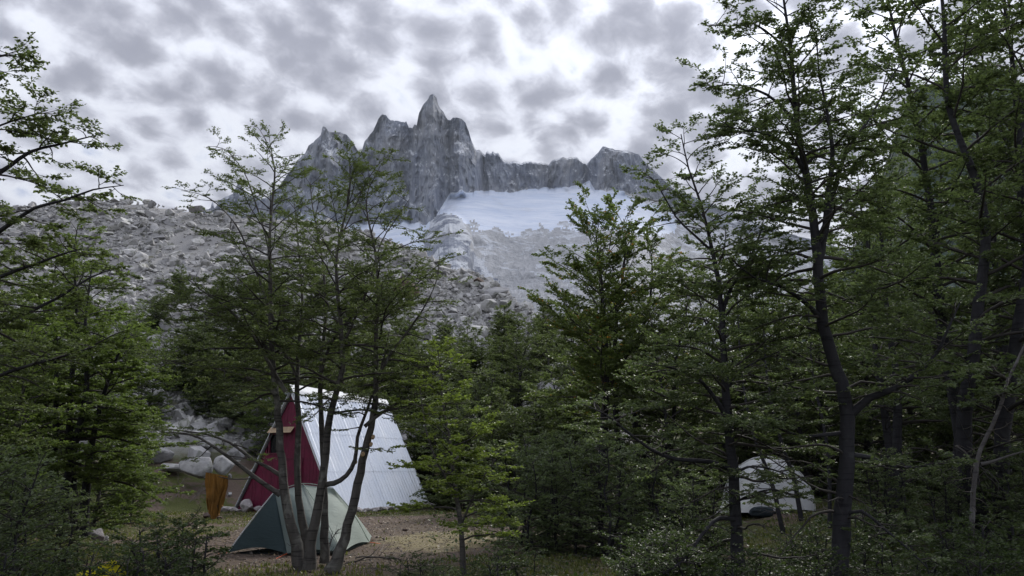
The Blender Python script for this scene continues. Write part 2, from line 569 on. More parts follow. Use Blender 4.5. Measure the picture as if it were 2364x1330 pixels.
# ------------------------------------------------------------------ the mountain with its glacier
SKY = [(-260, 640), (300, 600), (400, 560), (440, 520), (470, 488), (486, 480), (491, 463), (496, 480), (506, 462), (520, 452), (538, 448),
       (550, 424), (558, 432), (574, 452), (592, 450), (602, 462), (622, 450), (645, 430), (668, 398), (690, 368), (704, 352),
       (712, 335), (730, 322), (741, 312), (745, 293), (751, 295), (758, 304), (780, 306), (800, 312), (816, 330), (829, 352),
       (835, 352), (842, 325), (862, 300), (874, 272), (882, 266), (893, 268), (904, 276), (925, 280), (934, 284), (938, 279),
       (944, 295), (952, 298), (957, 286), (962, 290), (967, 262), (976, 244), (988, 228), (993, 219), (1001, 217), (1008, 226),
       (1012, 242), (1024, 260), (1033, 274), (1040, 277), (1046, 270), (1060, 271), (1074, 284), (1082, 304), (1090, 330),
       (1096, 343), (1110, 348), (1120, 356), (1124, 350), (1134, 352), (1138, 346), (1142, 352), (1150, 354), (1160, 370),
       (1176, 378), (1184, 374), (1206, 378), (1216, 371), (1238, 373), (1266, 380), (1276, 370), (1300, 364), (1330, 362),
       (1346, 374), (1354, 378), (1376, 356), (1392, 340), (1410, 342), (1442, 349), (1474, 354), (1486, 370), (1508, 392),
       (1532, 412), (1560, 436), (1640, 470), (1760, 520), (2000, 590), (2500, 700)]
FOOT = [(-260, 660), (400, 590), (480, 570), (620, 530), (700, 508), (760, 512), (820, 520), (900, 516), (985, 519), (1003, 500),
        (1022, 476), (1040, 446), (1100, 440), (1200, 443), (1270, 437), (1312, 432), (1340, 424), (1361, 412), (1367, 424),
        (1374, 438), (1420, 440), (1460, 450), (1520, 462), (1600, 505), (2500, 740)]
DW = [(-260, 3300), (300, 3150), (560, 2900), (690, 2580), (760, 2500), (832, 2640), (845, 2520), (885, 2440), (945, 2470), (958, 2400), (1000, 2330),
      (1036, 2440), (1060, 2400), (1096, 2520), (1115, 2660), (1140, 2610), (1180, 2680), (1240, 2650), (1268, 2720), (1310, 2640), (1352, 2740),
      (1395, 2560), (1480, 2600), (1560, 2700), (2000, 2800), (2500, 2900)]


def lerp_list(L, u):
    L = np.array(L, float)
    return np.interp(u, L[:, 0], L[:, 1])


def in_poly(x, y, poly):
    inside = np.zeros(x.shape, bool)
    n = len(poly)
    for i in range(n):
        x1, y1 = poly[i]; x2, y2 = poly[(i + 1) % n]
        c = ((y1 > y) != (y2 > y)) & (x < (x2 - x1) * (y - y1) / ((y2 - y1) + 1e-9) + x1)
        inside ^= c
    return inside


def build_mountain():
    u = np.concatenate([np.linspace(-260, 440, 60), np.arange(440, 1570, 2.0), np.arange(1572, 2100, 8.0), np.linspace(2110, 2500, 12)])
    sk = lerp_list(SKY, u)
    jag = fbm(u / 17.0, u * 0 + 1.5, oct=5, seed=21, gain=0.62) * 7.0
    sk = sk + np.clip(jag, -2.0, 5.0) * np.where((u > 460) & (u < 1540), 1, 0.5)
    ft = np.maximum(lerp_list(FOOT, u) + fbm(u / 14.0, u * 0 + 9.1, oct=3, seed=25) * 5.0 + fbm(u / 45.0, u * 0 + 3.1, oct=3, seed=26) * 6.0, sk + 6)
    D = lerp_list(DW, u)
    nw, ns = 130, 100
    cols_px, cols_py, cols_P = [], [], []
    tw = np.linspace(0, 1, nw)
    yw = sk[:, None] + (ft - sk)[:, None] * tw[None, :]
    PX = np.broadcast_to(u[:, None], yw.shape)
    dx, dy = (PX - W0 / 2) / FPX, (H0 / 2 - yw) / FPX
    ry, rz = CP - dy * SP, SP + dy * CP
    sx, sz = dx / ry, rz / ry                       # X/Y and Z/Y of the line of sight
    # the wall leans back; flutes, ribs and ledges are carved into it
    zt = (SP + (H0 / 2 - sk) / FPX * CP) / (CP - (H0 / 2 - sk) / FPX * SP)
    hgt = (zt[:, None] - sz) * D[:, None]           # metres below the crest
    span = hgt[:, -1:]
    Yw = D[:, None] + 0.20 * (span - hgt)
    s_m, z_m = sx * 2500, sz * 2500
    wp = fbm(s_m / 150, z_m / 170, oct=3, seed=2) * 45
    fl = fbm((s_m + wp) / 75, z_m / 300, oct=5, seed=31, ridge=True, gain=0.58) * 46
    fl += fbm(s_m / 260, z_m / 330, oct=3, seed=33) * 90
    fl += fbm((s_m + 0.55 * z_m) / 95, (z_m - 0.45 * s_m) / 170, oct=4, seed=35, ridge=True, gain=0.6) * 26
    fl += fbm((s_m - 0.35 * z_m + wp) / 60, z_m / 140, oct=4, seed=38, ridge=True, gain=0.6) * 14
    fl += fbm(s_m / 14, z_m / 60, oct=3, seed=37, ridge=True) * 7
    edge = smooth(0, 0.06, tw)[None, :]
    Yw = Yw - fl * (0.35 + 0.65 * edge)
    wall = np.stack([sx * Yw, Yw, CAMZ + sz * Yw], -1)
    # apron below the wall: glacier, icefall and slabs
    ts = np.linspace(0, 1, ns + 1)[1:]
    ys = ft[:, None] + (930 - ft)[:, None] * ts[None, :] ** 1.15
    PXs = np.broadcast_to(u[:, None], ys.shape)
    dxs, dys = (PXs - W0 / 2) / FPX, (H0 / 2 - ys) / FPX
    rys, rzs = CP - dys * SP, SP + dys * CP
    sxs, szs = dxs / rys, rzs / rys
    Df = Yw[:, -1:]
    # smooth the wall's foot so the apron does not inherit every flute
    k = np.hanning(123)[1:-1]; k = k / k.sum()
    Dsm = np.convolve(np.pad(Df[:, 0], 60, mode='edge'), k, 'valid')[:, None]
    szf = sz[:, -1:]
    szs_m = np.convolve(np.pad(szf[:, 0], 60, mode='edge'), k, 'valid')[:, None]
    slope = 0.72
    blend = smooth(0, 0.045, ts)[None, :]
    Dm = Df * (1 - blend) + Dsm * blend
    zm = szf * (1 - blend) + szs_m * blend
    Ys = (slope * Dm - zm * Dm) / np.maximum(slope - szs, 0.12)
    s_m, z_m = sxs * 2400, szs * 2400
    rough = fbm(s_m / 120, z_m / 60, oct=4, seed=41) * 18 + fbm(s_m / 28, z_m / 14, oct=4, seed=43, ridge=True) * 8
    icefall = smooth(515, 560, ys) * smooth(1040, 1090, PXs)
    Ys = Ys - rough * blend * (0.06 + 0.7 * icefall) - fbm(s_m / 16, z_m / 16, oct=3, seed=45, ridge=True) * 5 * icefall * blend - fbm(s_m / 260, z_m / 50, oct=3, seed=44) * 16 * blend
    # the dark buttress that splits the ice
    bx = (PXs - 1032) / 62.0; by = (ys - 575) / 88.0
    bq = np.clip(1 - bx ** 2 - np.where(by < 0, by ** 2, 0.4 * by ** 2), 0, 1) ** 0.5
    Ys = Ys - bq * (120 + 22 * fbm(s_m / 30, z_m / 60, oct=4, seed=47, ridge=True))
    apron = np.stack([sxs * Ys, Ys, CAMZ + szs * Ys], -1)
    # reverse side
    nb = 8
    tb = np.linspace(1, 0, nb + 1)[:-1]
    back = np.repeat(wall[:, :1], nb, 1).copy()
    back[:, :, 1] += tb * 700
    back[:, :, 2] -= tb * 520 + 12 * np.sin(tb * 9) * (tb < 1)
    P = np.concatenate([back, wall, apron], 1)
    py = np.concatenate([np.repeat(yw[:, :1], nb, 1), yw, ys], 1)
    px = np.repeat(u[:, None], P.shape[1], 1)
    nu, nv = P.shape[:2]
    F = grid_faces(nu, nv)[:, ::-1]
    row = F[:, 1] % nv
    cx = px.ravel()[F].mean(1); cy = py.ravel()[F].mean(1)
    wob = fbm(cx / 26, cy / 12, oct=5, seed=51, gain=0.6) * 34
    cyw, cxw = cy + wob * 0.8, cx + fbm(cx / 18, cy / 18, oct=4, seed=53) * 12
    cyb, cxb = cy + fbm(cx / 22, cy / 9, oct=4, seed=51) * 8, cx + fbm(cx / 18, cy / 18, oct=4, seed=53) * 8
    butt = in_poly(cxb, cyb, [(975, 640), (980, 545), (992, 510), (1012, 492), (1042, 495), (1070, 516), (1092, 556), (1086, 575), (1120, 612), (1150, 650)])
    apr = row >= nb + nw - 1
    snow = apr & ~butt & (in_poly(cxw, cyw, [(1010, 380), (1400, 380), (1420, 430), (1480, 470), (1560, 500), (1560, 545), (1440, 535), (1300, 522), (1180, 536), (1100, 522), (1060, 508), (1025, 500), (1000, 488)])
                          | in_poly(cxw, cyw, [(680, 480), (1010, 480), (990, 600), (975, 640), (900, 640), (870, 560), (690, 540)]))
    ice = apr & ~butt & ~snow & (cx > 1040) & (cx < 1900)
    rockf = ~snow & ~ice

    # rock
    m, g, b = material('mountain_rock')
    pos = g.node('ShaderNodeNewGeometry')
    p = pos.outputs['Position']
    st = g.vmath('MULTIPLY', p, (1.0, 1.0, 0.22))
    n1 = g.noise(st, 0.030, 8.0, 0.70, 0.5)
    n2 = g.noise(st, 0.10, 6.0, 0.72, 0.4)
    n3 = g.noise(p, 0.006, 4.0, 0.6)
    c = g.ramp(n1, [(0.33, (0.14, 0.15, 0.18)), (0.46, (0.24, 0.25, 0.28)), (0.54, (0.32, 0.33, 0.355)), (0.66, (0.41, 0.41, 0.415))])
    c = g.mix(g.math('MULTIPLY', g.maprange(n2, 0.52, 0.68, 0, 1), 0.5), c, (0.13, 0.145, 0.18))
    c = g.mix(g.math('MULTIPLY', g.maprange(n3, 0.48, 0.62, 0, 1), 0.50), c, (0.34, 0.32, 0.29))
    nz = g.sep(pos.outputs['Normal'])[2]
    ledge = g.math('MULTIPLY', g.maprange(g.math('ADD', nz, g.math('MULTIPLY', n2, 0.5)), 0.68, 0.86, 0, 1), g.maprange(g.noise(p, 0.02, 4.0, 0.6), 0.47, 0.54, 0, 1))
    c = g.vmath('MULTIPLY', c, (1.0, 1.06, 1.18))
    c = g.mix(g.math('MULTIPLY', ledge, 0.85), c, (0.72, 0.75, 0.80))
    g.put(b.inputs['Base Color'], c)
    b.inputs['Roughness'].default_value = 0.92
    b.inputs['Specular IOR Level'].default_value = 0.15
    bn = g.node('ShaderNodeBump'); bn.inputs['Strength'].default_value = 1.0; bn.inputs['Distance'].default_value = 14.0
    g.put(bn.inputs['Height'], g.math('ADD', n1, g.math('MULTIPLY', n2, 0.6)))
    g.l.new(bn.outputs[0], b.inputs['Normal'])
    mr = m
    # snow
    m, g, b = material('glacier_snow')
    p = g.node('ShaderNodeNewGeometry').outputs['Position']
    st = g.vmath('MULTIPLY', p, (0.5, 1.0, 2.6))
    n1 = g.noise(st, 0.012, 5.0, 0.6, 0.4)
    n2 = g.noise(st, 0.06, 4.0, 0.6, 0.6)
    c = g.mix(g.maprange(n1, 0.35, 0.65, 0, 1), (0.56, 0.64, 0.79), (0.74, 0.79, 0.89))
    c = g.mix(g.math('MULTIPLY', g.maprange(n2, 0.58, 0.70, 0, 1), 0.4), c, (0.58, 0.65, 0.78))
    g.put(b.inputs['Base Color'], c)
    cv = g.noise(g.vmath('MULTIPLY', p, (0.35, 0.6, 4.5)), 0.02, 6.0, 0.62, 1.0)
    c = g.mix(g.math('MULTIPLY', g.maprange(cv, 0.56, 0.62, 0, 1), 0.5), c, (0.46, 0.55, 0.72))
    dirt = g.noise(p, 0.008, 6.0, 0.7, 0.6)
    c = g.mix(g.math('MULTIPLY', g.maprange(dirt, 0.56, 0.68, 0, 1), 0.35), c, (0.50, 0.52, 0.56))
    g.put(b.inputs['Base Color'], c)
    b.inputs['Roughness'].default_value = 0.7
    bn = g.node('ShaderNodeBump'); bn.inputs['Strength'].default_value = 0.7; bn.inputs['Distance'].default_value = 8.0
    g.put(bn.inputs['Height'], g.math('ADD', n1, g.math('MULTIPLY', n2, 0.3)))
    g.l.new(bn.outputs[0], b.inputs['Normal'])
    ms = m
    # broken ice over slabs
    m, g, b = material('icefall_slab')
    p = g.node('ShaderNodeNewGeometry').outputs['Position']
    wv = g.noise(g.vmath('MULTIPLY', p, (1.4, 0.5, 0.5)), 0.035, 6.0, 0.7, 1.2)
    n2 = g.noise(p, 0.02, 6.0, 0.68, 0.8)
    n3 = g.noise(p, 0.09, 4.0, 0.65)
    c = g.mix(g.maprange(wv, 0.35, 0.65, 0, 1), (0.33, 0.34, 0.36), (0.50, 0.505, 0.52))
    c = g.mix(g.math('MULTIPLY', g.maprange(n3, 0.52, 0.66, 0, 1), 0.45), c, (0.24, 0.245, 0.27))
    zi = g.maprange(g.sep(p)[2], 420.0, 720.0, 0.0, 0.07)              # fresh snow lies thicker higher up
    c = g.mix(g.math('MULTIPLY', g.maprange(g.math('ADD', n2, zi), 0.57, 0.64, 0, 1), 0.65), c, (0.72, 0.76, 0.83))
    g.put(b.inputs['Base Color'], c)
    b.inputs['Roughness'].default_value = 0.85
    bn = g.node('ShaderNodeBump'); bn.inputs['Strength'].default_value = 1.0; bn.inputs['Distance'].default_value = 8.0
    g.put(bn.inputs['Height'], g.math('ADD', wv, n3))
    g.l.new(bn.outputs[0], b.inputs['Normal'])
    mi = m

    def part(name, sel, mat, sm):
        Fs = F[sel]
        ids, inv = np.unique(Fs.ravel(), return_inverse=True)
        me = make_mesh(name, P.reshape(-1, 3)[ids], inv.reshape(-1, 4), smooth_shade=sm)
        return link(name, me, mat)
    tag(part('mountain', rockf, mr, False), 'jagged grey granite peak rising over the glacier', kind='structure')
    tag(part('glacier', snow, ms, True), 'white glacier lying below the granite wall', kind='structure')
    tag(part('glacier_icefall', ice, mi, False), 'broken grey ice and rock slabs below the glacier', kind='structure')


build_mountain()


def build_side_hill():
    """wooded ridge behind the trees on the right"""
    prof = [(1700, 860), (1800, 780), (1900, 690), (1980, 560), (2050, 400), (2085, 260), (2100, 215), (2130, 195), (2160, 200), (2230, 190), (2262, 162), (2300, 160),
            (2325, 172), (2345, 190), (2400, 230), (2600, 260), (3000, 330), (3400, 480)]
    u = np.arange(1700, 3400, 7.0)
    sk = lerp_list(prof, u) + fbm(u / 25, u * 0, oct=4, seed=61) * 7
    n = 70
    t = np.linspace(0, 1, n)
    y = sk[:, None] + (1000 - sk)[:, None] * t
    PX = np.broadcast_to(u[:, None], y.shape)
    dx, dy = (PX - W0 / 2) / FPX, (H0 / 2 - y) / FPX
    ry, rz = CP - dy * SP, SP + dy * CP
    sx, sz = dx / ry, rz / ry
    zt = sz[:, :1]
    D = 620
    Y = (0.95 * D - zt * D) / np.maximum(0.95 - sz, 0.1)
    Y = Y - fbm(PX / 60, y / 60, oct=4, seed=63) * 22 - fbm(PX / 14, y / 10, oct=3, seed=65, ridge=True) * 8
    P = np.stack([sx * Y, Y, CAMZ + sz * Y], -1)
    back = P[:, :1].copy(); back[:, :, 1] += 200; back[:, :, 2] -= 150
    P = np.concatenate([back, P], 1)
    m, g, b = material('wooded_ridge')
    p = g.node('ShaderNodeNewGeometry').outputs['Position']
    n1 = g.noise(p, 0.03, 5.0, 0.6); n2 = g.noise(p, 0.3, 4.0, 0.7)
    c = g.mix(n2, (0.035, 0.055, 0.045), (0.085, 0.11, 0.085))
    c = g.mix(g.maprange(n1, 0.55, 0.65, 0, 0.7), c, (0.14, 0.15, 0.16))
    g.put(b.inputs['Base Color'], c); b.inputs['Roughness'].default_value = 1.0
    b.inputs['Specular IOR Level'].default_value = 0.1
    tag(link('hill', make_mesh('hill', P.reshape(-1, 3), grid_faces(P.shape[0], P.shape[1])[:, ::-1]), m),
        'dark wooded ridge behind the tall trees', kind='structure')


build_side_hill()


# ------------------------------------------------------------------ boulders and rubble
def hull(npts, seed, squash=(1, 1, 1), boxy=0.0, bevel=0.0):
    r = np.random.default_rng(seed)
    p = nrm(r.normal(size=(npts, 3))) * r.uniform(0.82, 1.0, (npts, 1))
    if boxy:
        q = p / np.abs(p).max(1, keepdims=True) * 0.75
        p = p * (1 - boxy) + q * boxy
    p = p * 0.5 * np.array(squash)
    bm = bmesh.new()
    for q in p: bm.verts.new(q)
    res = bmesh.ops.convex_hull(bm, input=bm.verts)
    junk = [e for e in res['geom_interior'] if isinstance(e, bmesh.types.BMVert)]
    if junk: bmesh.ops.delete(bm, geom=junk, context='VERTS')
    if bevel:
        bmesh.ops.dissolve_limit(bm, angle_limit=0.16, verts=bm.verts, edges=bm.edges)
        bmesh.ops.bevel(bm, geom=list(bm.edges), offset=bevel, segments=1, affect='EDGES', clamp_overlap=True)
        bmesh.ops.triangulate(bm, faces=bm.faces)
    bmesh.ops.recalc_face_normals(bm, faces=bm.faces)
    bm.verts.ensure_lookup_table()
    bm.verts.index_update()
    V = np.array([v.co[:] for v in bm.verts]); F = np.array([[v.index for v in f.verts] for f in bm.faces if len(f.verts) == 3])
    bm.free()
    return V, F


SMALL = [hull(9, 100 + i, (1.15, 0.9, 0.7), 0.45) for i in range(10)]
BIGM = [make_mesh('boulder', *hull(22, 200 + i, (1.15, 0.95, 0.78), 0.3, 0.025)) for i in range(14)]
for q in BIGM: q.materials.append(M['rock'])


def rot_z_tilt(rng, n, tilt=0.5):
    a = rng.uniform(0, 2 * np.pi, n); tx = rng.normal(0, tilt, n); ty = rng.normal(0, tilt, n)
    ca, sa = np.cos(a), np.sin(a)
    Rz = np.zeros((n, 3, 3)); Rz[:, 0, 0] = ca; Rz[:, 0, 1] = -sa; Rz[:, 1, 0] = sa; Rz[:, 1, 1] = ca; Rz[:, 2, 2] = 1
    cx, sx = np.cos(tx), np.sin(tx)
    Rx = np.zeros((n, 3, 3)); Rx[:, 0, 0] = 1; Rx[:, 1, 1] = cx; Rx[:, 1, 2] = -sx; Rx[:, 2, 1] = sx; Rx[:, 2, 2] = cx
    cy, sy = np.cos(ty), np.sin(ty)
    Ry = np.zeros((n, 3, 3)); Ry[:, 1, 1] = 1; Ry[:, 0, 0] = cy; Ry[:, 0, 2] = sy; Ry[:, 2, 0] = -sy; Ry[:, 2, 2] = cy
    return Rz @ Rx @ Ry


def moraine_points(n, rng, s_lo=-0.80, s_hi=0.13):
    s = rng.uniform(s_lo, s_hi, n)
    yc = np.interp(s, _cs, _cy)
    yt = np.interp(s, [-0.9, -0.42, -0.33, -0.1, 0.2, 0.8], [30, 31, 33, 36.5, 33, 32])
    t = rng.uniform(0.0, 1.0, n) ** 0.75 * 1.03
    y = yt + (yc - yt) * t
    return s * y, y, t


def build_rubble():
    rng = np.random.default_rng(11)
    n = 24000
    x, y, t = moraine_points(n, rng)
    ok = (t > 0.10) | (rng.uniform(0, 1, n) < t / 0.10 * 0.5)
    green = fbm(x / 6, y / 6, oct=2, seed=71)          # grassy bays stay clear of stones
    ok &= ~((x / y > -0.50) & (x / y < -0.25) & (t < 0.13) & (rng.uniform(0, 1, n) < .8))
    ok &= ~((green > 0.34) & (rng.uniform(0, 1, n) < 0.75))
    x, y = x[ok], y[ok]; n = len(x)
    size = np.clip(0.25 * rng.uniform(0.02, 1, n) ** -0.52, 0.25, 1.5)
    z = height(x, y) + size * 0.12
    Rm = rot_z_tilt(rng, n)
    kind = rng.integers(0, len(SMALL), n)
    tone_r = rng.uniform(0, 1, n)
    Vs, Fs, Ts, off = [], [], [], 0
    for k, (v, f) in enumerate(SMALL):
        i = np.where(kind == k)[0]
        sc = size[i][:, None, None] * rng.uniform(0.8, 1.25, (len(i), 1, 3))
        vv = np.einsum('nij,nkj->nki', Rm[i], v[None] * sc) + np.stack([x[i], y[i], z[i]], -1)[:, None]
        Vs.append(vv.reshape(-1, 3))
        Fs.append((f[None] + (np.arange(len(i)) * len(v))[:, None, None]).reshape(-1, 3) + off)
        Ts.append(np.repeat(tone_r[i], len(v)))
        off += len(i) * len(v)
    o = link('rubble', make_mesh('rubble', np.concatenate(Vs), np.concatenate(Fs), np.concatenate(Ts)), M['rock_scree'])
    tag(o, 'pale grey granite rubble covering the moraine slope', 'rubble', kind='stuff')


build_rubble()


def boulder(loc, size, rz, label, group=None, mesh=None, tilt=(0, 0), mat=None, name='boulder', cat='boulder'):
    me = mesh or BIGM[0]
    if mat is not None:
        me = me.copy(); me.materials.clear(); me.materials.append(mat)
    o = link(name, me)
    o.location = tuple(float(q) for q in loc); o.scale = tuple(float(q) for q in size); o.rotation_euler = (tilt[0], tilt[1], rz)
    tag(o, label, cat, group)
    return o


def build_boulders():
    rng = np.random.default_rng(23)
    n = 190
    x, y, t = moraine_points(n, rng, -0.72, 0.08)
    for i in range(n):
        s = float(np.clip(0.75 * rng.uniform(0.04, 1) ** -0.36, 0.7, 2.4)) * (0.75 if t[i] < 0.15 else 1)
        z = hz(x[i], y[i]) + 0.16 * s
        boulder((x[i], y[i], z), s * rng.uniform(0.8, 1.2, 3), rng.uniform(0, 6.28),
                'angular pale granite boulder lying loose in the moraine rubble', 'boulders scattered over the moraine slope',
                BIGM[i % len(BIGM)], tuple(rng.normal(0, 0.25, 2)))

    def up_slope(px, py):
        """where the line of sight through a pixel meets the slope"""
        Yq = np.arange(30, 110, 0.25)
        r = ray(px, py)
        P = np.array([0, 0, CAMZ]) + r[None] * (Yq / r[1])[:, None]
        hit = np.where(height(P[:, 0], P[:, 1]) >= P[:, 2])[0]
        return P[hit[0]] if len(hit) else at(px, py, 80)
    # those one can point to: pixel of the base centre, width px, height ratio
    for k, (px, py, w, hr, lab) in enumerate([
        (506, 548, 46, 0.85, 'large blocky pale boulder standing alone high on the rubble slope'),
        (340, 502, 40, 0.7, 'wide angular boulder just under the crest at the left of the slope'),
        (457, 543, 30, 0.65, 'rounded pale boulder beside the large blocky one on the slope'),
        (418, 535, 26, 0.8, 'tall narrow boulder below the crest between two bigger ones'),
        (447, 485, 44, 0.5, 'long flat boulder sitting on the crest of the moraine against the sky'),
        (512, 598, 34, 0.75, 'pale wedge shaped boulder in mid slope rubble'),
        (287, 585, 40, 0.5, 'low flat pale boulder low on the left of the rubble slope'),
        (415, 640, 50, 0.6, 'broad pale boulder half way down the rubble slope'),
        (1146, 690, 76, 0.62, 'big rounded pale grey boulder at the lower end of the moraine crest'),
        (1197, 730, 34, 0.6, 'smooth pale boulder just below the big rounded one'),
        (1165, 725, 30, 0.75, 'upright angular block below the big rounded boulder'),
        (1262, 745, 40, 0.55, 'broken pale boulder at the far right end of the moraine'),
        (978, 640, 34, 0.62, 'bluish pale boulder beside the brown slab'),
        (1040, 740, 46, 0.6, 'wide pale boulder low among the trees below the brown slab'),
    ]):
        p = up_slope(px, py)
        s = w * p[1] / FPX * 1.05
        boulder((p[0], p[1] + 0.3 * s, p[2] + s * hr * 0.34), (s, s * 0.9, s * hr * 1.15), 0.7 * k, lab, None, BIGM[(k * 3 + 1) % len(BIGM)])
    # tilted brown slab
    p = up_slope(935, 690)
    s = 105 * p[1] / FPX
    slab = hull(18, 402, (1.0, 0.6, 0.55), 0.75, 0.02)
    me = make_mesh('boulder', *slab)
    boulder((p[0], p[1] + 0.2 * s, p[2] + 0.24 * s), (s * 1.1, s, s * 1.1), 0.5, 'large tilted reddish brown slab of rock on the moraine', None, me, (0.1, 0.62), M['rock_brown'], 'rock_slab', 'rock')
    p = up_slope(1112, 660)
    s = 70 * p[1] / FPX
    boulder((p[0], p[1] + 0.4 * s, p[2] + 0.05 * s), (s * 1.3, s, s * 0.6), 1.2, 'dark brown rock hump behind the big rounded boulder', None, make_mesh('boulder', *hull(20, 405, (1.2, 0.8, 0.5), 0.2, 0.02)), (0, 0.35), M['rock_brown'], 'rock_slab', 'rock')
    p = up_slope(590, 585)
    s = 62 * p[1] / FPX
    boulder((p[0], p[1], p[2] + 0.05), (s, s * 0.6, s * 0.3), 0.1, 'long low slab of grey rock across the middle of the slope', None, make_mesh('boulder', *hull(16, 406, (1.2, 0.8, 0.6), 0.7, 0.02)), (0, 0.12), M['rock'], 'rock_slab', 'rock')
    # the outcrop of blocks at the foot of the slope left of the hut
    for k, (px, py, w, hr, Yq, lab) in enumerate([
        (345, 1068, 100, 0.52, 35.5, 'biggest grey boulder of the rock pile left of the hut'),
        (305, 1098, 64, 0.62, 33.5, 'whitish boulder at the left end of the rock pile'),
        (345, 1102, 42, 0.6, 33.0, 'small dark bluish boulder in front of the rock pile'),
        (455, 1100, 84, 0.66, 33.6, 'grey boulder with a pale top in the middle of the rock pile'),
        (400, 1090, 66, 0.45, 34.5, 'low shaded boulder behind the bare shrub in the rock pile'),
        (515, 1085, 64, 0.8, 34.5, 'tall pale boulder at the right end of the rock pile'),
        (545, 1030, 46, 0.8, 36.5, 'upright pale block above the rock pile beside the hut'),
        (590, 1000, 50, 0.6, 38.0, 'grey block just behind the left slope of the hut'),
        (520, 985, 40, 0.7, 40.0, 'pale pointed stone on the bank above the rock pile'),
        (478, 1040, 56, 0.55, 37.0, 'wide grey block at the back of the rock pile'),
        (1130, 1005, 40, 0.62, 42.0, 'bright pale boulder lying between the young tree and the dark bush'),
        (1190, 1055, 50, 0.7, 40.0, 'bluish grey boulder behind the dark bush'),
        (1268, 1045, 34, 0.6, 42.0, 'small pale boulder seen over the dark bush'),
        (1215, 905, 36, 0.5, 46.0, 'pale stone among trees on the slope right of the hut'),
        (1080, 960, 34, 0.55, 44.0, 'grey stone on the bank behind the young tree'),
    ]):
        c = at(px, py, Yq)
        zb = hz(c[0], c[1])
        s = w * Yq / FPX
        h_ = s * hr
        top = at(px, py - w * hr, Yq)[2]
        cz = max(zb + 0.05, (top - h_ * 0.6))
        boulder((c[0], c[1], min(cz, zb + h_)), (s * 1.05, s * 0.9, max(h_ * 1.35, 2 * (top - cz))), 0.9 * k + 0.4, lab, None, BIGM[(k * 5 + 2) % len(BIGM)], mat=M['rock_pile'])


build_boulders()


def build_haze():
    """thin mountain air between here and the peak"""
    S, lo, hi = 19000.0, -2.0, 1420.0
    V, F = box((0, 0, (lo + hi) / 2), (S, S, hi - lo))
    m = bpy.data.materials.new('haze')
    m.use_nodes = True
    g = G(m.node_tree)
    g.n.clear()
    v = g.node('ShaderNodeVolumePrincipled')
    v.inputs['Color'].default_value = (0.78, 0.87, 1.0, 1)
    v.inputs['Density'].default_value = 2.6e-5
    v.inputs['Anisotropy'].default_value = 0.25
    out = g.node('ShaderNodeOutputMaterial')
    g.l.new(v.outputs[0], out.inputs['Volume'])
    tag(link('haze', make_mesh('haze', V, F), m), 'thin bluish mountain air', kind='stuff')


build_haze()

# ------------------------------------------------------------------ trees
UP = np.array([0, 0, 1.0])


def interp_line(P, f):
    """P (N,K,3), f (N,) in 0..1 -> points and tangents"""
    N, K, _ = P.shape
    t = np.clip(f, 0, 0.9999) * (K - 1)
    i = t.astype(int); w = (t - i)[:, None]
    a, b = P[np.arange(N), i], P[np.arange(N), i + 1]
    return a * (1 - w) + b * w, nrm(b - a)


def bend(base, d0, L, K, rng, wander, droop, lift):
    """N wandering lines: start direction d0 (N,3), length L (N,), flattening by droop, tips lifted"""
    N = len(base)
    P = np.zeros((N, K, 3)); P[:, 0] = base
    d = d0.copy()
    step = (L / (K - 1))[:, None]
    for k in range(1, K):
        q = k / (K - 1)
        d = d + rng.normal(0, wander, (N, 3))
        d[:, 2] += (-droop * (1 - q) + lift * q) / (K - 1) * 3
        d = nrm(d)
        P[:, k] = P[:, k - 1] + d * step
    return P


def side_dir(tan, rng, ang_lo, ang_hi, side, zj, zb=0.0):
    """turn tangents sideways in the horizontal plane"""
    N = len(tan)
    h = tan.copy(); h[:, 2] *= 0.5
    h = nrm(h + rng.normal(0, 0.02, (N, 3)))
    a = rng.uniform(ang_lo, ang_hi, N) * side
    c, s = np.cos(a), np.sin(a)
    d = np.stack([h[:, 0] * c - h[:, 1] * s, h[:, 0] * s + h[:, 1] * c, h[:, 2] + zb + rng.normal(0, zj, N)], -1)
    return nrm(d)


LEAFD = 2.9        # leaves per leaf spacing
LEAFS = 1.3       # leaf size


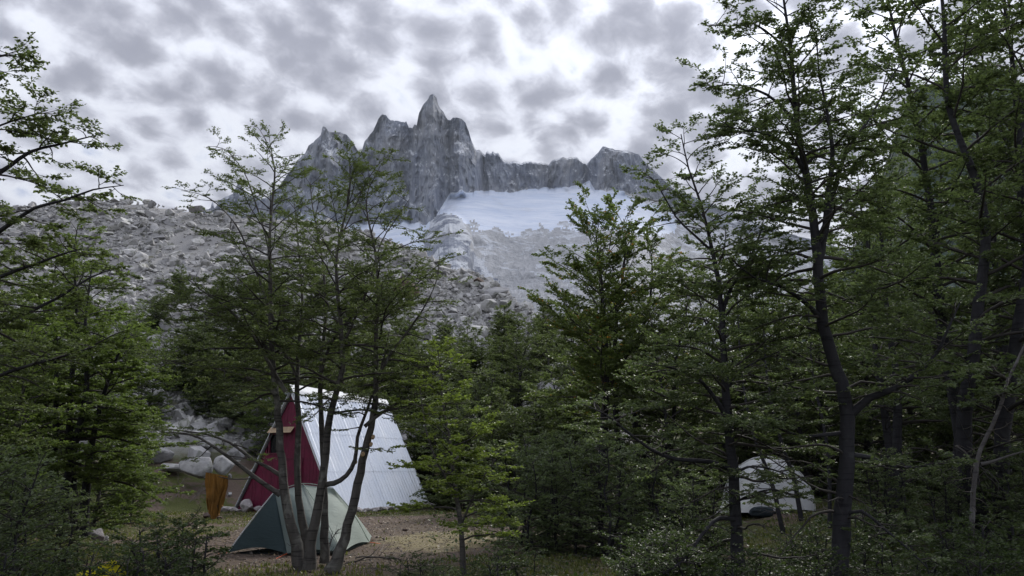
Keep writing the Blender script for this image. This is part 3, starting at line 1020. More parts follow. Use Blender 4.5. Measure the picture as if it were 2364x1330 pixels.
class Tree:
    """collects bark tubes and leaves of one tree"""
    def __init__(s, seed, leaf=0.03, l2=0.17, l3=0.085, lv=0.024, dens=1.0, twig_r=0.0022, layered=0.10):
        s.rng = np.random.default_rng(seed)
        s.leaf, s.l2, s.l3, s.lv, s.dens, s.twig_r, s.layered = leaf * LEAFS, l2 * 0.82, l3 * 0.66, lv, dens, twig_r, layered
        s.stems, s.twV, s.twF, s.twn = [], [], [], 0
        s.lfV, s.lfT = [], []

    def add_twigs(s, P, R, sides):
        V, F = tubes(P, R, sides)
        s.twV.append(V); s.twF.append(F + s.twn); s.twn += len(V)

    def stem(s, pts, r0, r1, step=0.16, sides=9, knobs=0.03, name='trunk', flare=0.0):
        """pts (n,3) control points -> stored centre line and radii"""
        c = spline(pts, step)
        n = len(c)
        q = np.linspace(0, 1, n)
        r = r0 + (r1 - r0) * q ** 0.85
        r = r * (1 + s.rng.normal(0, knobs, n))
        if flare: r = r * (1 + flare * np.exp(-q * n * step / 0.3))
        c = c + s.rng.normal(0, 0.10, (n, 3)) * r[:, None] * np.array([1, 1, 0.3])
        s.stems.append((c, r, sides, name))
        return c, r

    def branches(s, line, n, Lmax, c0=0.3, c1=1.0, el=(15, 55), prof=0.75, minL=0.12, bias=None, r_k=0.4, az0=None, droop=0.35, lift=0.12,
                 fol0=0.15, keep=None):
        c, r = line
        rng = s.rng
        f = c0 + (c1 - c0) * (np.arange(n) + rng.uniform(0, 1, n)) / n
        fr = (f - c0) / max(1e-6, 1 - c0)
        base, tan = interp_line(np.repeat(c[None], n, 0), f)
        rad = np.interp(f * (len(r) - 1), np.arange(len(r)), r)
        az = (np.arange(n) * 2.39996 + rng.normal(0, 0.35, n)) if az0 is None else rng.normal(az0[0], az0[1], n)
        L = Lmax * ((1 - fr) ** prof * (1 - minL) + minL) * rng.uniform(0.62, 1.15, n)
        e = np.radians(el[0] + (el[1] - el[0]) * fr + rng.normal(0, 7, n))
        d = np.stack([np.cos(az) * np.cos(e), np.sin(az) * np.cos(e), np.sin(e)], -1)
        if bias is not None:
            L = L * np.clip(1 + d[:, :2] @ np.asarray(bias), 0.25, 2.2)
        if keep is not None:
            k = keep(base, d, L)
            base, d, L, rad, tan = base[k], d[k], L[k], rad[k], tan[k]
            n = len(L)
            if n == 0: return
        K = 9
        P = bend(base - d * rad[:, None] * 0.5, d, L, K, rng, 0.09, droop, lift)
        R0 = np.minimum(rad * r_k + 0.002, 0.006 + 0.011 * L)
        R = R0[:, None] * (1 - np.linspace(0, 1, K)[None] * 0.86) + s.twig_r * 0.6
        s.add_twigs(P, R, 5)
        s.foliage(P, L, R[:, :], fol0)

    def bare(s, line, n, Lmax, c0, c1, el=(-5, 30), r_k=0.35):
        """dead leafless branches on the lower trunk"""
        c, r = line
        rng = s.rng
        f = rng.uniform(c0, c1, n)
        base, tan = interp_line(np.repeat(c[None], n, 0), f)
        rad = np.interp(f * (len(r) - 1), np.arange(len(r)), r)
        az = rng.uniform(0, 6.28, n); e = np.radians(rng.uniform(el[0], el[1], n))
        d = np.stack([np.cos(az) * np.cos(e), np.sin(az) * np.cos(e), np.sin(e)], -1)
        L = Lmax * rng.uniform(0.3, 1.0, n)
        P = bend(base, d, L, 9, rng, 0.16, 0.1, 0.1)
        R0 = np.minimum(rad * r_k, 0.005 + 0.012 * L)
        s.add_twigs(P, R0[:, None] * (1 - np.linspace(0, 1, 9)[None] * 0.85) + 0.001, 4)
        k = n * 5
        b, t = interp_line(np.repeat(P, 5, 0), rng.uniform(0.2, 1, k))
        Q = bend(b, nrm(t + rng.normal(0, 0.6, (k, 3))), np.repeat(L, 5) * rng.uniform(0.15, 0.4, k), 6, rng, 0.18, 0, 0)
        s.add_twigs(Q, np.linspace(0.005, 0.0018, 6)[None].repeat(k, 0), 3)

    def foliage(s, P, L, R, fol0=0.15):
        """secondary branches, twigs and leaves in flat sprays on the lines P"""
        rng = s.rng
        cnt = np.maximum(2, (L * (1 - fol0) / s.l2 * s.dens)).astype(int)
        i = np.repeat(np.arange(len(L)), cnt)
        k = np.concatenate([np.arange(c) for c in cnt])
        f = fol0 + (1 - fol0) * (k + rng.uniform(0.2, 1.0, len(k))) / cnt[i]
        b, t = interp_line(P[i], f)
        side = np.where(k % 2 == 0, 1, -1)
        L2 = np.clip((0.50 * L[i] * (1 - f) + 0.16) * rng.uniform(0.6, 1.2, len(i)), 0.08, 1.3)
        d = side_dir(t, rng, 0.5, 1.1, side, s.layered, 0.04)
        P2 = bend(b, d, L2, 6, rng, 0.10, 0.04, 0.06)
        R2 = (0.0022 + 0.0042 * L2)[:, None] * (1 - np.linspace(0, 1, 6)[None] * 0.8) + s.twig_r * 0.3
        s.add_twigs(P2, R2, 3)
        # twigs
        cnt = np.maximum(2, (L2 / s.l3 * s.dens)).astype(int)
        i = np.repeat(np.arange(len(L2)), cnt)
        k = np.concatenate([np.arange(c) for c in cnt])
        f = 0.12 + 0.88 * (k + rng.uniform(0.2, 1.0, len(k))) / cnt[i]
        b, t = interp_line(P2[i], f)
        side = np.where(k % 2 == 0, 1, -1)
        L3 = np.clip((0.36 * L2[i] * (1 - f) + 0.09) * rng.uniform(0.6, 1.3, len(i)), 0.05, 0.40)
        d = side_dir(t, rng, 0.4, 1.0, side, s.layered * 1.4, 0.05)
        P3 = bend(b, d, L3, 3, rng, 0.08, 0.0, 0.05)
        R3 = np.full((len(L3), 3), s.twig_r) * np.array([1.2, 1.0, 0.5])
        s.add_twigs(P3[:, ::2], R3[:, ::2], 3)
        s.leaves(P3, L3)
        s.leaves(P2[:, 3:], L2 * 0.45)
        s.leaves(P[:, 6:], L * 0.25)

    def leaves(s, P, L):
        rng = s.rng
        cnt = np.maximum(3, L / s.lv * LEAFD).astype(int)
        i = np.repeat(np.arange(len(L)), cnt)
        k = np.concatenate([np.arange(c) for c in cnt])
        f = (k + 0.6) / cnt[i]
        b, t = interp_line(P[i], f)
        b = b + rng.normal(0, 0.35 * s.leaf, (len(i), 3)) * np.array([1, 1, 0.35])
        side = np.where(k % 2 == 0, 1, -1)
        d = side_dir(t, rng, 0.35, 1.25, side, 0.25)
        n = len(i)
        nor = nrm(UP + rng.normal(0, 0.42, (n, 3)))
        w = nrm(np.cross(nor, d))
        nor = np.cross(d, w)
        ln = (s.leaf * rng.uniform(0.65, 1.25, n))[:, None]
        wd = ln * rng.uniform(0.30, 0.40, n)[:, None]
        fold = nor * wd * rng.uniform(0.0, 0.7, n)[:, None]
        a = b
        l = b + d * ln * 0.48 + w * wd + fold
        tip = b + d * ln - nor * ln * rng.uniform(0, 0.25, n)[:, None]
        r = b + d * ln * 0.48 - w * wd + fold
        s.lfV.append(np.stack([a, l, tip, r], 1).reshape(-1, 3))
        clump = rng.uniform(0, 0.55, len(L))[i]
        s.lfT.append(np.repeat(clump + rng.uniform(0, 0.45, n), 4))

    def meshes(s):
        out = []
        for c, r, sides, name in s.stems:
            V, F = tubes(c[None], r[None], sides)
            out.append((name, make_mesh(name, V, F, smooth_shade=True)))
        tw = make_mesh('twigs', np.concatenate(s.twV), np.concatenate(s.twF), smooth_shade=True) if s.twV else None
        cr = None
        if s.lfV:
            V = np.concatenate(s.lfV)
            cr = make_mesh('crown', V, np.arange(len(V)).reshape(-1, 4), np.concatenate(s.lfT))
        return out, tw, cr


NTRI = [0]


def plant(tree, name, label, cat, origin, leafm, barkm=None, twigm=None, group=None):
    """finished tree as an Empty with trunk, twigs and crown under it; geometry is given in world space round origin"""
    st, tw, cr = tree.meshes()
    root = empty(name, origin)
    tag(root, label, cat, group)
    o3 = -np.asarray(origin, float)

    def sub(nm, me, mat):
        me.transform(Matrix.Translation(Vector(o3)))
        NTRI[0] += sum(p.loop_total - 2 for p in []) + len(me.polygons) * 2
        return link(nm, me, mat, root)
    for nm, me in st: sub(nm, me, barkm or M['bark'])
    if tw: tag(sub('twigs', tw, twigm or M['twig']), kind='stuff')
    if cr: sub('crown', cr, leafm)
    return root


def copy_plant(root, loc, rz, scale, label, group, tilt=(0, 0)):
    o = root.copy(); COL.objects.link(o)
    o.location = tuple(float(q) for q in loc); o.rotation_euler = (tilt[0], tilt[1], rz); o.scale = (scale[0], scale[0], scale[1])
    o['label'] = label
    if group: o['group'] = group
    for ch in root.children:
        c = ch.copy(); COL.objects.link(c); c.parent = o
    return o


def path(pts, Y, dY=None):
    """pixel polyline -> world points at depth Y (or a depth per point)"""
    Ys = np.full(len(pts), Y, float) if dY is None else np.asarray(dY, float) + Y
    return np.array([at(p[0], p[1], q) for p, q in zip(pts, Ys)])


# --- the clump of slender stems before the green tent
def clump():
    T = Tree(101, leaf=0.029, l2=0.21, l3=0.10, lv=0.026, layered=0.08)
    Y = 12.9
    A = T.stem(path([(694, 1318), (684, 1260), (660, 1160), (650, 1060), (643, 960), (634, 880), (626, 780), (624, 660), (622, 560), (628, 470), (634, 390), (612, 320)], Y, [0, 0, 0, 0, .1, .1, .1, .2, .2, .3, .4, .5]), 0.086, 0.008, flare=0.5)
    B = T.stem(path([(712, 1305), (706, 1250), (690, 1150), (686, 1060), (690, 980), (686, 900), (690, 800), (698, 700), (688, 560), (680, 470)], Y + .35, [0, 0, 0, 0, 0, .2, .5, .8, 1., 1.2]), 0.070, 0.007, flare=0.4)
    C = T.stem(path([(713, 1316), (716, 1260), (742, 1130), (752, 1040), (757, 985), (772, 925), (790, 850), (786, 740), (776, 620), (786, 540), (804, 470), (808, 410), (806, 372)], Y - .15, [0, 0, 0, 0, 0, -.1, -.2, -.2, -.3, -.3, -.4, -.5, -.5]), 0.084, 0.006, flare=0.4)
    D = T.stem(path([(748, 1300), (750, 1240), (748, 1130), (744, 1020), (740, 930), (742, 830), (752, 720), (744, 600), (722, 480), (716, 420)], Y + .55, [0, 0, 0, 0, .1, .3, .5, .8, .9, 1.]), 0.066, 0.007, flare=0.3)
    E = T.stem(path([(764, 1322), (785, 1272), (812, 1180), (832, 1090), (842, 1040), (862, 960), (868, 890), (868, 780), (874, 680), (866, 580), (846, 480), (856, 410)], Y - .3, [0, 0, 0, 0, 0, 0, 0, -.1, -.2, -.2, -.2, -.2]), 0.084, 0.006, flare=0.5)
    # limbs that show by themselves
    F_ = T.stem(path([(742, 1118), (770, 1116), (800, 1098), (820, 1062), (826, 1010), (842, 960), (856, 920), (880, 850), (900, 760)], Y - .1, [0, 0, 0, -.05, -.1, -.2, -.3, -.5, -.8]), 0.048, 0.006, name='limb')
    G_ = T.stem(path([(842, 985), (874, 958), (910, 935), (962, 905), (1000, 850)], Y - .35, [0, 0, -.1, -.2, -.3]), 0.034, 0.006, name='limb')
    H_ = T.stem(path([(648, 1142), (610, 1118), (560, 1080), (515, 1046), (462, 1012), (420, 1000), (372, 998)], Y, [0, -.05, -.1, -.2, -.2, -.3, -.3]), 0.046, 0.006, name='limb')
    I_ = T.stem(path([(644, 1096), (620, 1080), (580, 1058), (530, 1022), (480, 1004), (430, 996), (350, 985)], Y + .15, [0, .1, .2, .3, .4, .5, .5]), 0.036, 0.005, name='limb')
    J_ = T.stem(path([(596, 1103), (566, 1106), (530, 1106), (505, 1100)], Y - .06, [0, -.02, -.04, -.05]), 0.012, 0.006, name='limb')
    K_ = T.stem(path([(660, 905), (632, 860), (600, 800), (560, 745), (510, 700), (462, 668), (430, 640)], Y + .1, [0, -.1, -.3, -.5, -.7, -.9, -1.]), 0.040, 0.005, name='limb')
    L_ = T.stem(path([(632, 740), (606, 668), (575, 585), (545, 520), (500, 470), (460, 448), (418, 440)], Y + .15, [0, -.1, -.2, -.3, -.3, -.3, -.4]), 0.028, 0.004, name='limb')
    O_ = T.stem(path([(626, 600), (606, 520), (580, 440), (562, 395), (520, 345), (480, 338)], Y + .25, [0, .1, .2, .2, .3, .3]), 0.020, 0.004, name='limb')
    N_ = T.stem(path([(868, 880), (900, 820), (945, 760), (985, 700), (1010, 640), (1015, 590)], Y - .35, [0, -.1, -.2, -.4, -.5, -.6]), 0.030, 0.004, name='limb')
    Q_ = T.stem(path([(790, 800), (822, 730), (850, 660), (880, 560), (905, 520), (945, 460)], Y - .3, [0, 0, -.1, -.2, -.2, -.3]), 0.026, 0.004, name='limb')
    S_ = T.stem(path([(780, 560), (810, 500), (846, 420), (880, 372), (905, 356)], Y - .5, [0, 0, 0, 0, 0]), 0.014, 0.003, name='limb')
    for L in ([(641, 915), (600, 884), (540, 862), (470, 846), (400, 838), (350, 846)], [(630, 820), (590, 775), (530, 738), (450, 715), (385, 702)],
              [(868, 880), (905, 868), (950, 842), (1000, 820), (1030, 812)], [(690, 880), (660, 820), (610, 765), (560, 690), (520, 640)],
              [(742, 860), (760, 800), (800, 745), (840, 700), (900, 668), (950, 660)], [(786, 760), (750, 690), (700, 640), (650, 612), (600, 600)]):
        ln = T.stem(path(L, Y, np.linspace(0, T.rng.uniform(-.9, .9), len(L))), 0.026, 0.004, name='limb')
        T.branches(ln, 20, .85, 0.15, 1.0, el=(0, 22), prof=0.4, minL=0.4, fol0=0.1)
    tall = dict(el=(14, 55), prof=0.6, minL=0.2, droop=0.30, lift=0.10)
    T.branches(A, 50, 1.7, 0.36, 1.0, bias=(-0.25, 0.0), fol0=0.22, **tall)
    T.branches(B, 30, 1.5, 0.40, 1.0, bias=(-0.15, 0.3), fol0=0.22, **tall)
    T.branches(C, 42, 1.6, 0.36, 1.0, bias=(0.15, -0.2), fol0=0.22, **tall)
    T.branches(D, 30, 1.5, 0.40, 1.0, bias=(0.0, 0.35), fol0=0.22, **tall)
    T.branches(E, 42, 1.6, 0.38, 1.0, bias=(0.3, -0.1), fol0=0.22, **tall)
    for ln, n, Lm in ((F_, 10, .6), (G_, 9, .7), (K_, 14, .75), (L_, 14, .6), (O_, 12, .5), (N_, 12, .7), (Q_, 13, .55), (S_, 8, .4)):
        T.branches(ln, n, Lm, 0.35, 1.0, el=(5, 25), prof=0.5, minL=0.35, fol0=0.1)
    for ln, n in ((H_, 8), (I_, 8)):
        T.branches(ln, n, .55, 0.45, 1.0, el=(0, 25), prof=0.5, minL=0.3, fol0=0.5)
    root = plant(T, 'beech_tree', 'clump of slender grey beech stems with airy crown before the green tent', 'tree', (float(at(730, 1316, Y)[0]), Y, hz(at(730, 1316, Y)[0], Y)), M['leaf'])
    # pale saw cuts where limbs were taken off
    for px, py, Yq, r in ((862, 1008, Y - .41, .026), (857, 1025, Y - .41, .026), (838, 1048, Y - .42, .030), (822, 1066, Y - .14, .022)):
        c = at(px, py, Yq)
        ang = np.linspace(0, 2 * np.pi, 12, endpoint=False)
        nvec = nrm(np.array([0.25, -0.9, 0.15])); uu = nrm(np.cross(nvec, UP)); vv = np.cross(nvec, uu)
        ring = c + r * (np.cos(ang)[:, None] * uu + np.sin(ang)[:, None] * vv * 1.15)
        p = prism_obj('saw_cut', ring - np.array(root.location), nvec * -0.09, M['cut_wood'], root)
    return root


clump()


# --- the young bright green tree right of the clearing
def young():
    Y = 11.4
    T = Tree(103, leaf=0.036, l2=0.17, l3=0.085, lv=0.022, layered=0.10)
    A = T.stem(path([(1070, 1330), (1066, 1240), (1056, 1160), (1046, 1090), (1036, 1000), (1022, 930), (1016, 850), (1010, 800)], Y, [0, 0, 0, .05, .1, .1, .15, .2]), 0.046, 0.004)
    B = T.stem(path([(1058, 1170), (1040, 1120), (1010, 1070), (985, 1000), (975, 940), (968, 880)], Y, [0, -.1, -.2, -.3, -.3, -.3]), 0.022, 0.004, name='limb')
    C = T.stem(path([(1064, 1215), (1082, 1170), (1100, 1130), (1130, 1080), (1160, 1040)], Y, [0, -.1, -.2, -.3, -.3]), 0.018, 0.004, name='limb')
    T.branches(A, 30, 0.98, 0.14, 1.0, el=(18, 50), prof=0.7, fol0=0.2)
    T.branches(B, 14, 0.6, 0.3, 1.0, el=(10, 40), prof=0.6, fol0=0.15)
    T.branches(C, 12, 0.55, 0.3, 1.0, el=(10, 40), prof=0.6, fol0=0.15)
    o = at(1070, 1330, Y)
    plant(T, 'beech_sapling', 'young bright green beech right of the hut with slender trunk', 'tree', (o[0], Y, hz(o[0], Y)), M['leaf_young'])


young()


# --- the feathery tree with turning tips at the middle right
def feathery():
    Y = 20.0
    T = Tree(105, leaf=0.056, l2=0.28, l3=0.13, lv=0.036, layered=0.08, twig_r=0.003)
    A = T.stem(path([(1392, 1200), (1390, 1080), (1396, 960), (1400, 840), (1396, 740), (1390, 660), (1380, 580), (1374, 520)], Y), 0.15, 0.01)
    B = T.stem(path([(1440, 1200), (1430, 1080), (1422, 960), (1418, 850), (1424, 730), (1438, 640), (1444, 560), (1440, 505)], Y + .5), 0.12, 0.01)
    C = T.stem(path([(1472, 1200), (1470, 1080), (1465, 960), (1462, 840), (1490, 740), (1506, 650), (1502, 580)], Y + 1.2), 0.12, 0.01)
    T.branches(A, 40, 2.7, 0.30, 1.0, el=(30, 64), prof=0.5, minL=0.25, droop=0.28, bias=(-0.2, -0.1), fol0=0.12)
    T.branches(B, 32, 2.4, 0.34, 1.0, el=(30, 64), prof=0.5, minL=0.25, droop=0.28, bias=(0.1, -0.1), fol0=0.12)
    T.branches(C, 28, 2.4, 0.34, 1.0, el=(30, 64), prof=0.5, minL=0.25, droop=0.28, bias=(0.2, 0.1), fol0=0.12)
    o = at(1420, 1150, Y)
    plant(T, 'beech_tree', 'dense feathery beech with orange tinted top below the glacier', 'tree', (o[0], Y, hz(o[0], Y)), M['leaf_autumn'], M['bark_dark'])


feathery()


# --- tall slim tree left of the white tent's trunk line
def tall_slim():
    Y = 9.2
    T = Tree(107, leaf=0.030, l2=0.17, l3=0.085, lv=0.022, layered=0.10)
    A = T.stem(path([(1712, 1420), (1706, 1320), (1700, 1220), (1694, 1120), (1684, 1000), (1674, 880), (1668, 760), (1660, 660), (1640, 560), (1618, 470), (1590, 390), (1572, 310)], Y), 0.080, 0.006, flare=0.1)
    B = T.stem(path([(1690, 1086), (1640, 1066), (1560, 1060), (1500, 1036), (1440, 990), (1400, 958), (1350, 935)], Y, [0, -.1, -.2, -.3, -.4, -.5, -.6]), 0.034, 0.005, name='limb')
    C = T.stem(path([(1676, 960), (1640, 905), (1600, 866), (1550, 850), (1500, 838)], Y, [0, -.1, -.3, -.5, -.6]), 0.030, 0.005, name='limb')
    D = T.stem(path([(1700, 1200), (1660, 1196), (1630, 1222), (1600, 1265), (1570, 1300), (1530, 1325)], Y, [0, -.2, -.4, -.5, -.6, -.7]), 0.030, 0.008, name='limb')
    E = T.stem(path([(1668, 720), (1690, 660), (1730, 600), (1760, 520), (1770, 450)], Y, [0, .1, .2, .3, .3]), 0.028, 0.004, name='limb')
    F_ = T.stem(path([(1644, 580), (1600, 540), (1560, 500), (1520, 430), (1500, 410)], Y, [0, -.1, -.2, -.3, -.3]), 0.018, 0.004, name='limb')
    T.branches(A, 52, 1.25, 0.30, 1.0, el=(16, 50), prof=0.55, fol0=0.18)
    for ln, n, Lm in ((B, 13, .7), (C, 12, .6), (E, 12, .55), (F_, 10, .5)):
        T.branches(ln, n, Lm, 0.3, 1.0, el=(5, 30), prof=0.5, minL=0.35, fol0=0.12)
    T.branches(D, 8, .4, 0.3, 1.0, el=(-5, 25), prof=0.5, minL=0.35, fol0=0.3)
    for L in ([(1690, 1095), (1726, 1078), (1770, 1080), (1820, 1098), (1860, 1120)], [(1698, 1160), (1740, 1140), (1790, 1130), (1840, 1150)], [(1684, 1010), (1730, 985), (1790, 975), (1840, 950)],
              [(1676, 900), (1720, 850), (1780, 820), (1820, 800)]):
        ln = T.stem(path(L, Y, np.linspace(0, -.5, len(L))), 0.016, 0.004, name='limb')
        T.branches(ln, 10, .42, 0.2, 1.0, el=(-5, 22), prof=0.4, minL=0.4, fol0=0.15)
    T.bare(A, 16, 1.0, 0.08, 0.35)
    o = at(1712, 1420, Y)
    plant(T, 'beech_tree', 'tall slim dark trunked beech just left of the white tent', 'tree', (o[0], Y, hz(o[0], Y)), M['leaf_dark'], M['bark_dark'])


tall_slim()


# --- the tallest tree with the thick dark trunk
def tallest():
    Y = 9.0
    T = Tree(109, leaf=0.031, l2=0.18, l3=0.09, lv=0.023, layered=0.14)
    A = T.stem(path([(1928, 1440), (1932, 1330), (1942, 1230), (1950, 1120), (1956, 1020), (1952, 920), (1930, 850), (1908, 780), (1894, 680), (1884, 560), (1868, 440), (1846, 320), (1832, 210), (1826, 110), (1812, 20), (1800, -60)], Y), 0.106, 0.010, flare=0.15, sides=12)
    B = T.stem(path([(1884, 560), (1906, 520), (1912, 440), (1922, 350), (1908, 250), (1890, 160), (1886, 80)], Y, [0, -.05, -.1, -.2, -.2, -.3, -.3]), 0.048, 0.006, name='limb')
    C = T.stem(path([(1888, 610), (1912, 500), (1930, 420), (1960, 340), (2010, 270), (2046, 200), (2076, 150)], Y, [0, .1, .2, .3, .4, .5, .6]), 0.050, 0.006, name='limb')
    D = T.stem(path([(1966, 955), (2010, 918), (2060, 900), (2110, 868), (2160, 820), (2188, 760), (2216, 700)], Y, [0, -.1, -.2, -.3, -.4, -.5, -.5]), 0.052, 0.007, name='limb')
    E = T.stem(path([(1940, 1000), (1900, 1004), (1850, 1008), (1800, 990), (1740, 980), (1700, 950)], Y, [0, -.1, -.1, -.2, -.3, -.3]), 0.026, 0.005, name='limb')
    F_ = T.stem(path([(1964, 1050), (2010, 1056), (2060, 1076), (2120, 1078), (2180, 1066)], Y, [0, -.1, -.2, -.3, -.3]), 0.030, 0.006, name='limb')
    G_ = T.stem(path([(1858, 400), (1820, 340), (1770, 310), (1720, 300), (1660, 290)], Y, [0, -.1, -.2, -.3, -.4]), 0.030, 0.004, name='limb')
    H_ = T.stem(path([(1846, 300), (1800, 240), (1740, 205), (1680, 195), (1620, 205)], Y, [0, .1, .2, .2, .2]), 0.026, 0.004, name='limb')
    I_ = T.stem(path([(1828, 130), (1790, 90), (1740, 55), (1690, 60), (1630, 58)], Y, [0, -.1, -.2, -.2, -.3]), 0.018, 0.004, name='limb')
    J_ = T.stem(path([(1900, 740), (1860, 700), (1800, 660), (1740, 640), (1690, 600)], Y, [0, -.1, -.3, -.4, -.6]), 0.036, 0.005, name='limb')
    K_ = T.stem(path([(1950, 1190), (1990, 1180), (2040, 1220), (2090, 1262), (2140, 1310)], Y, [0, -.2, -.3, -.4, -.5]), 0.022, 0.006, name='limb')
    T.branches(A, 64, 1.55, 0.36, 1.0, el=(12, 50), prof=0.55, fol0=0.2)
    for ln, n, Lm in ((B, 18, .8), (C, 20, .9), (D, 18, .8), (G_, 14, .55), (H_, 14, .55), (I_, 12, .45), (J_, 14, .7)):
        T.branches(ln, n, Lm, 0.25, 1.0, el=(5, 45), prof=0.5, minL=0.35, fol0=0.12)
    T.branches(E, 9, .5, 0.35, 1.0, el=(0, 30), prof=0.5, minL=0.3, fol0=0.3)
    T.branches(F_, 9, .5, 0.35, 1.0, el=(0, 30), prof=0.5, minL=0.3, fol0=0.25)
    T.bare(A, 14, 1.1, 0.05, 0.35)
    T.branches(K_, 6, .4, 0.35, 1.0, el=(0, 30), prof=0.5, minL=0.3, fol0=0.4)
    o = at(1928, 1440, Y)
    plant(T, 'beech_tree', 'tallest beech with the thickest dark trunk right of the white tent', 'tree', (o[0], Y, hz(o[0], Y)), M['leaf_dark'], M['bark_dark'])


tallest()


# --- the tree beyond the left edge whose limbs reach into view
def left_edge():
    Y = 8.0
    T = Tree(111, leaf=0.031, l2=0.16, l3=0.085, lv=0.022, layered=0.09)
    A = T.stem(path([(-150, 1500), (-150, 1200), (-140, 900), (-120, 600), (-110, 350), (-100, 150), (-80, 20)], Y), 0.11, 0.01)
    limbs = [[(-138, 640), (-60, 575), (20, 520), (80, 480), (150, 462), (215, 438), (285, 428)],
             [(-120, 480), (-50, 430), (20, 385), (70, 350), (130, 335), (190, 320), (240, 308)],
             [(-115, 400), (-60, 330), (0, 290), (60, 270), (110, 255)],
             [(-105, 230), (-60, 170), (-10, 130), (35, 130)],
             [(-140, 860), (-60, 770), (40, 730), (130, 690), (210, 640), (270, 620)],
             [(-145, 1000), (-60, 900), (30, 855), (120, 830), (220, 800)],
             [(-140, 780), (-70, 690), (0, 640), (80, 610), (150, 585), (190, 575)]]
    for k, L in enumerate(limbs):
        ln = T.stem(path(L, Y, np.linspace(0, [-.8, .4, -.3, .2, .5, -.4, -.6][k], len(L))), 0.036 if k not in (2, 3) else 0.02, 0.004, name='limb')
        T.branches(ln, 13, 0.58, 0.25, 1.0, el=(5, 28), prof=0.5, minL=0.35, fol0=0.1)
    T.branches(A, 16, 1.3, 0.30, 0.62, el=(8, 35), prof=0.4, fol0=0.2)
    o = at(-150, 1500, Y)
    plant(T, 'beech_tree', 'beech at the left edge reaching dark limbs in over the slope', 'tree', (o[0], Y, hz(o[0], Y)), M['leaf'], M['bark_dark'])


left_edge()


# --- clustered dark stems of the bushy tree on the left
def left_cluster():
    Y = 15.5
    T = Tree(113, leaf=0.046, l2=0.21, l3=0.11, lv=0.030, layered=0.08, twig_r=0.0028)
    S = []
    for k, (pts, dy) in enumerate([
        ([(120, 1230), (122, 1120), (128, 1000), (130, 860), (128, 760), (120, 680), (130, 600)], 0.0),
        ([(170, 1235), (168, 1130), (160, 1010), (165, 880), (176, 780), (176, 680), (170, 590), (180, 520)], 0.3),
        ([(148, 1240), (150, 1140), (170, 1040), (200, 900), (196, 780), (204, 680), (214, 600)], -0.3),
        ([(190, 1240), (196, 1160), (208, 1050), (226, 960), (250, 880), (280, 800), (300, 740)], 0.1)]):
        S.append(T.stem(path(pts, Y + dy), 0.10, 0.008, flare=0.2))
    T.branches(S[0], 38, 1.9, 0.22, 1.0, el=(6, 45), prof=0.6, bias=(-0.2, 0), fol0=0.12)
    T.branches(S[1], 38, 1.9, 0.22, 1.0, el=(6, 45), prof=0.6, fol0=0.12)
    T.branches(S[2], 34, 1.8, 0.22, 1.0, el=(6, 45), prof=0.6, bias=(0.2, -0.2), fol0=0.12)
    T.branches(S[3], 28, 1.5, 0.22, 1.0, el=(6, 45), prof=0.6, bias=(0.3, 0), fol0=0.12)
    o = at(150, 1240, Y)
    plant(T, 'beech_tree', 'bushy bright green beech with several dark stems left of the rock pile', 'tree', (o[0], Y, hz(o[0], Y)), M['leaf_left'], M['bark_dark'])


left_cluster()


# --- pale bare stem that curves up at the right edge
def bare_stem():
    Y = 10.5
    T = Tree(115)
    A = T.stem(path([(2190, 1345), (2205, 1305), (2236, 1275), (2244, 1210), (2246, 1140), (2254, 1080), (2262, 1040), (2290, 985), (2312, 930), (2326, 880), (2350, 830), (2372, 780)], Y), 0.042, 0.016, name='trunk')
    B = T.stem(path([(2264, 1072), (2290, 1066), (2330, 1052), (2370, 1040)], Y), 0.026, 0.008, name='limb')
    rng = T.rng
    c = A[0]
    n = 26
    f = rng.uniform(0.3, 0.98, n)
    b, t = interp_line(np.repeat(c[None], n, 0), f)
    d = nrm(rng.normal(0, 1, (n, 3)) * np.array([1, .6, .6]) + np.array([0, 0, .15]))
    P = bend(b, d, rng.uniform(.15, .6, n), 7, rng, 0.28, 0.0, 0.0)
    T.add_twigs(P, np.linspace(0.006, 0.0016, 7)[None].repeat(n, 0), 4)
    o = at(2190, 1345, Y)
    plant(T, 'bare_tree', 'pale crooked bare stem curving up at the right edge', 'tree', (o[0], Y, hz(o[0], Y)), None, M['bark_pale'], M['twig_dead'])


bare_stem()


# --- patterns for the wood behind and for the undergrowth
def forest_tree(seed, h, stems, n, Lmax, c0, leafm, lean=0.07, leaf=0.05, el=(20, 58)):
    T = Tree(seed, leaf=leaf, l2=0.27, l3=0.135, lv=0.038, layered=0.09, twig_r=0.003)
    r = T.rng
    for k in range(stems):
        a = r.uniform(0, 6.28)
        off = 0.12 * (k > 0) + 0.1 * k
        hh = h * (1 if k == 0 else r.uniform(0.7, 0.95))
        m_ = 7
        pts = np.zeros((m_, 3))
        pts[:, 2] = np.linspace(-0.3, hh, m_)
        w = np.cumsum(r.normal(0, lean * hh / m_ * 2, (m_, 2)), 0)
        pts[:, :2] = w - w[0] + np.array([math.cos(a), math.sin(a)]) * (off + pts[:, 2:3] / hh * 0.35 * (k > 0) * h / 5)
        line = T.stem(pts, 0.012 * h + 0.015, 0.008, step=0.3, sides=7)
        T.branches(line, n, Lmax, c0, 1.0, el=el, prof=0.42, minL=0.25, fol0=0.14)
        if h > 5: T.bare(line, 22, 1.5, 0.04, c0 + 0.1)
    return T


PROTO = {}


def proto(key, T, name, leafm, barkm):
    """first use is planted out of the loop and moved into place; later uses are copies"""
    PROTO[key] = [plant(T, name, 'x', 'tree' if 'tree' in name else 'shrub', (0, 0, 0), leafm, barkm), False]


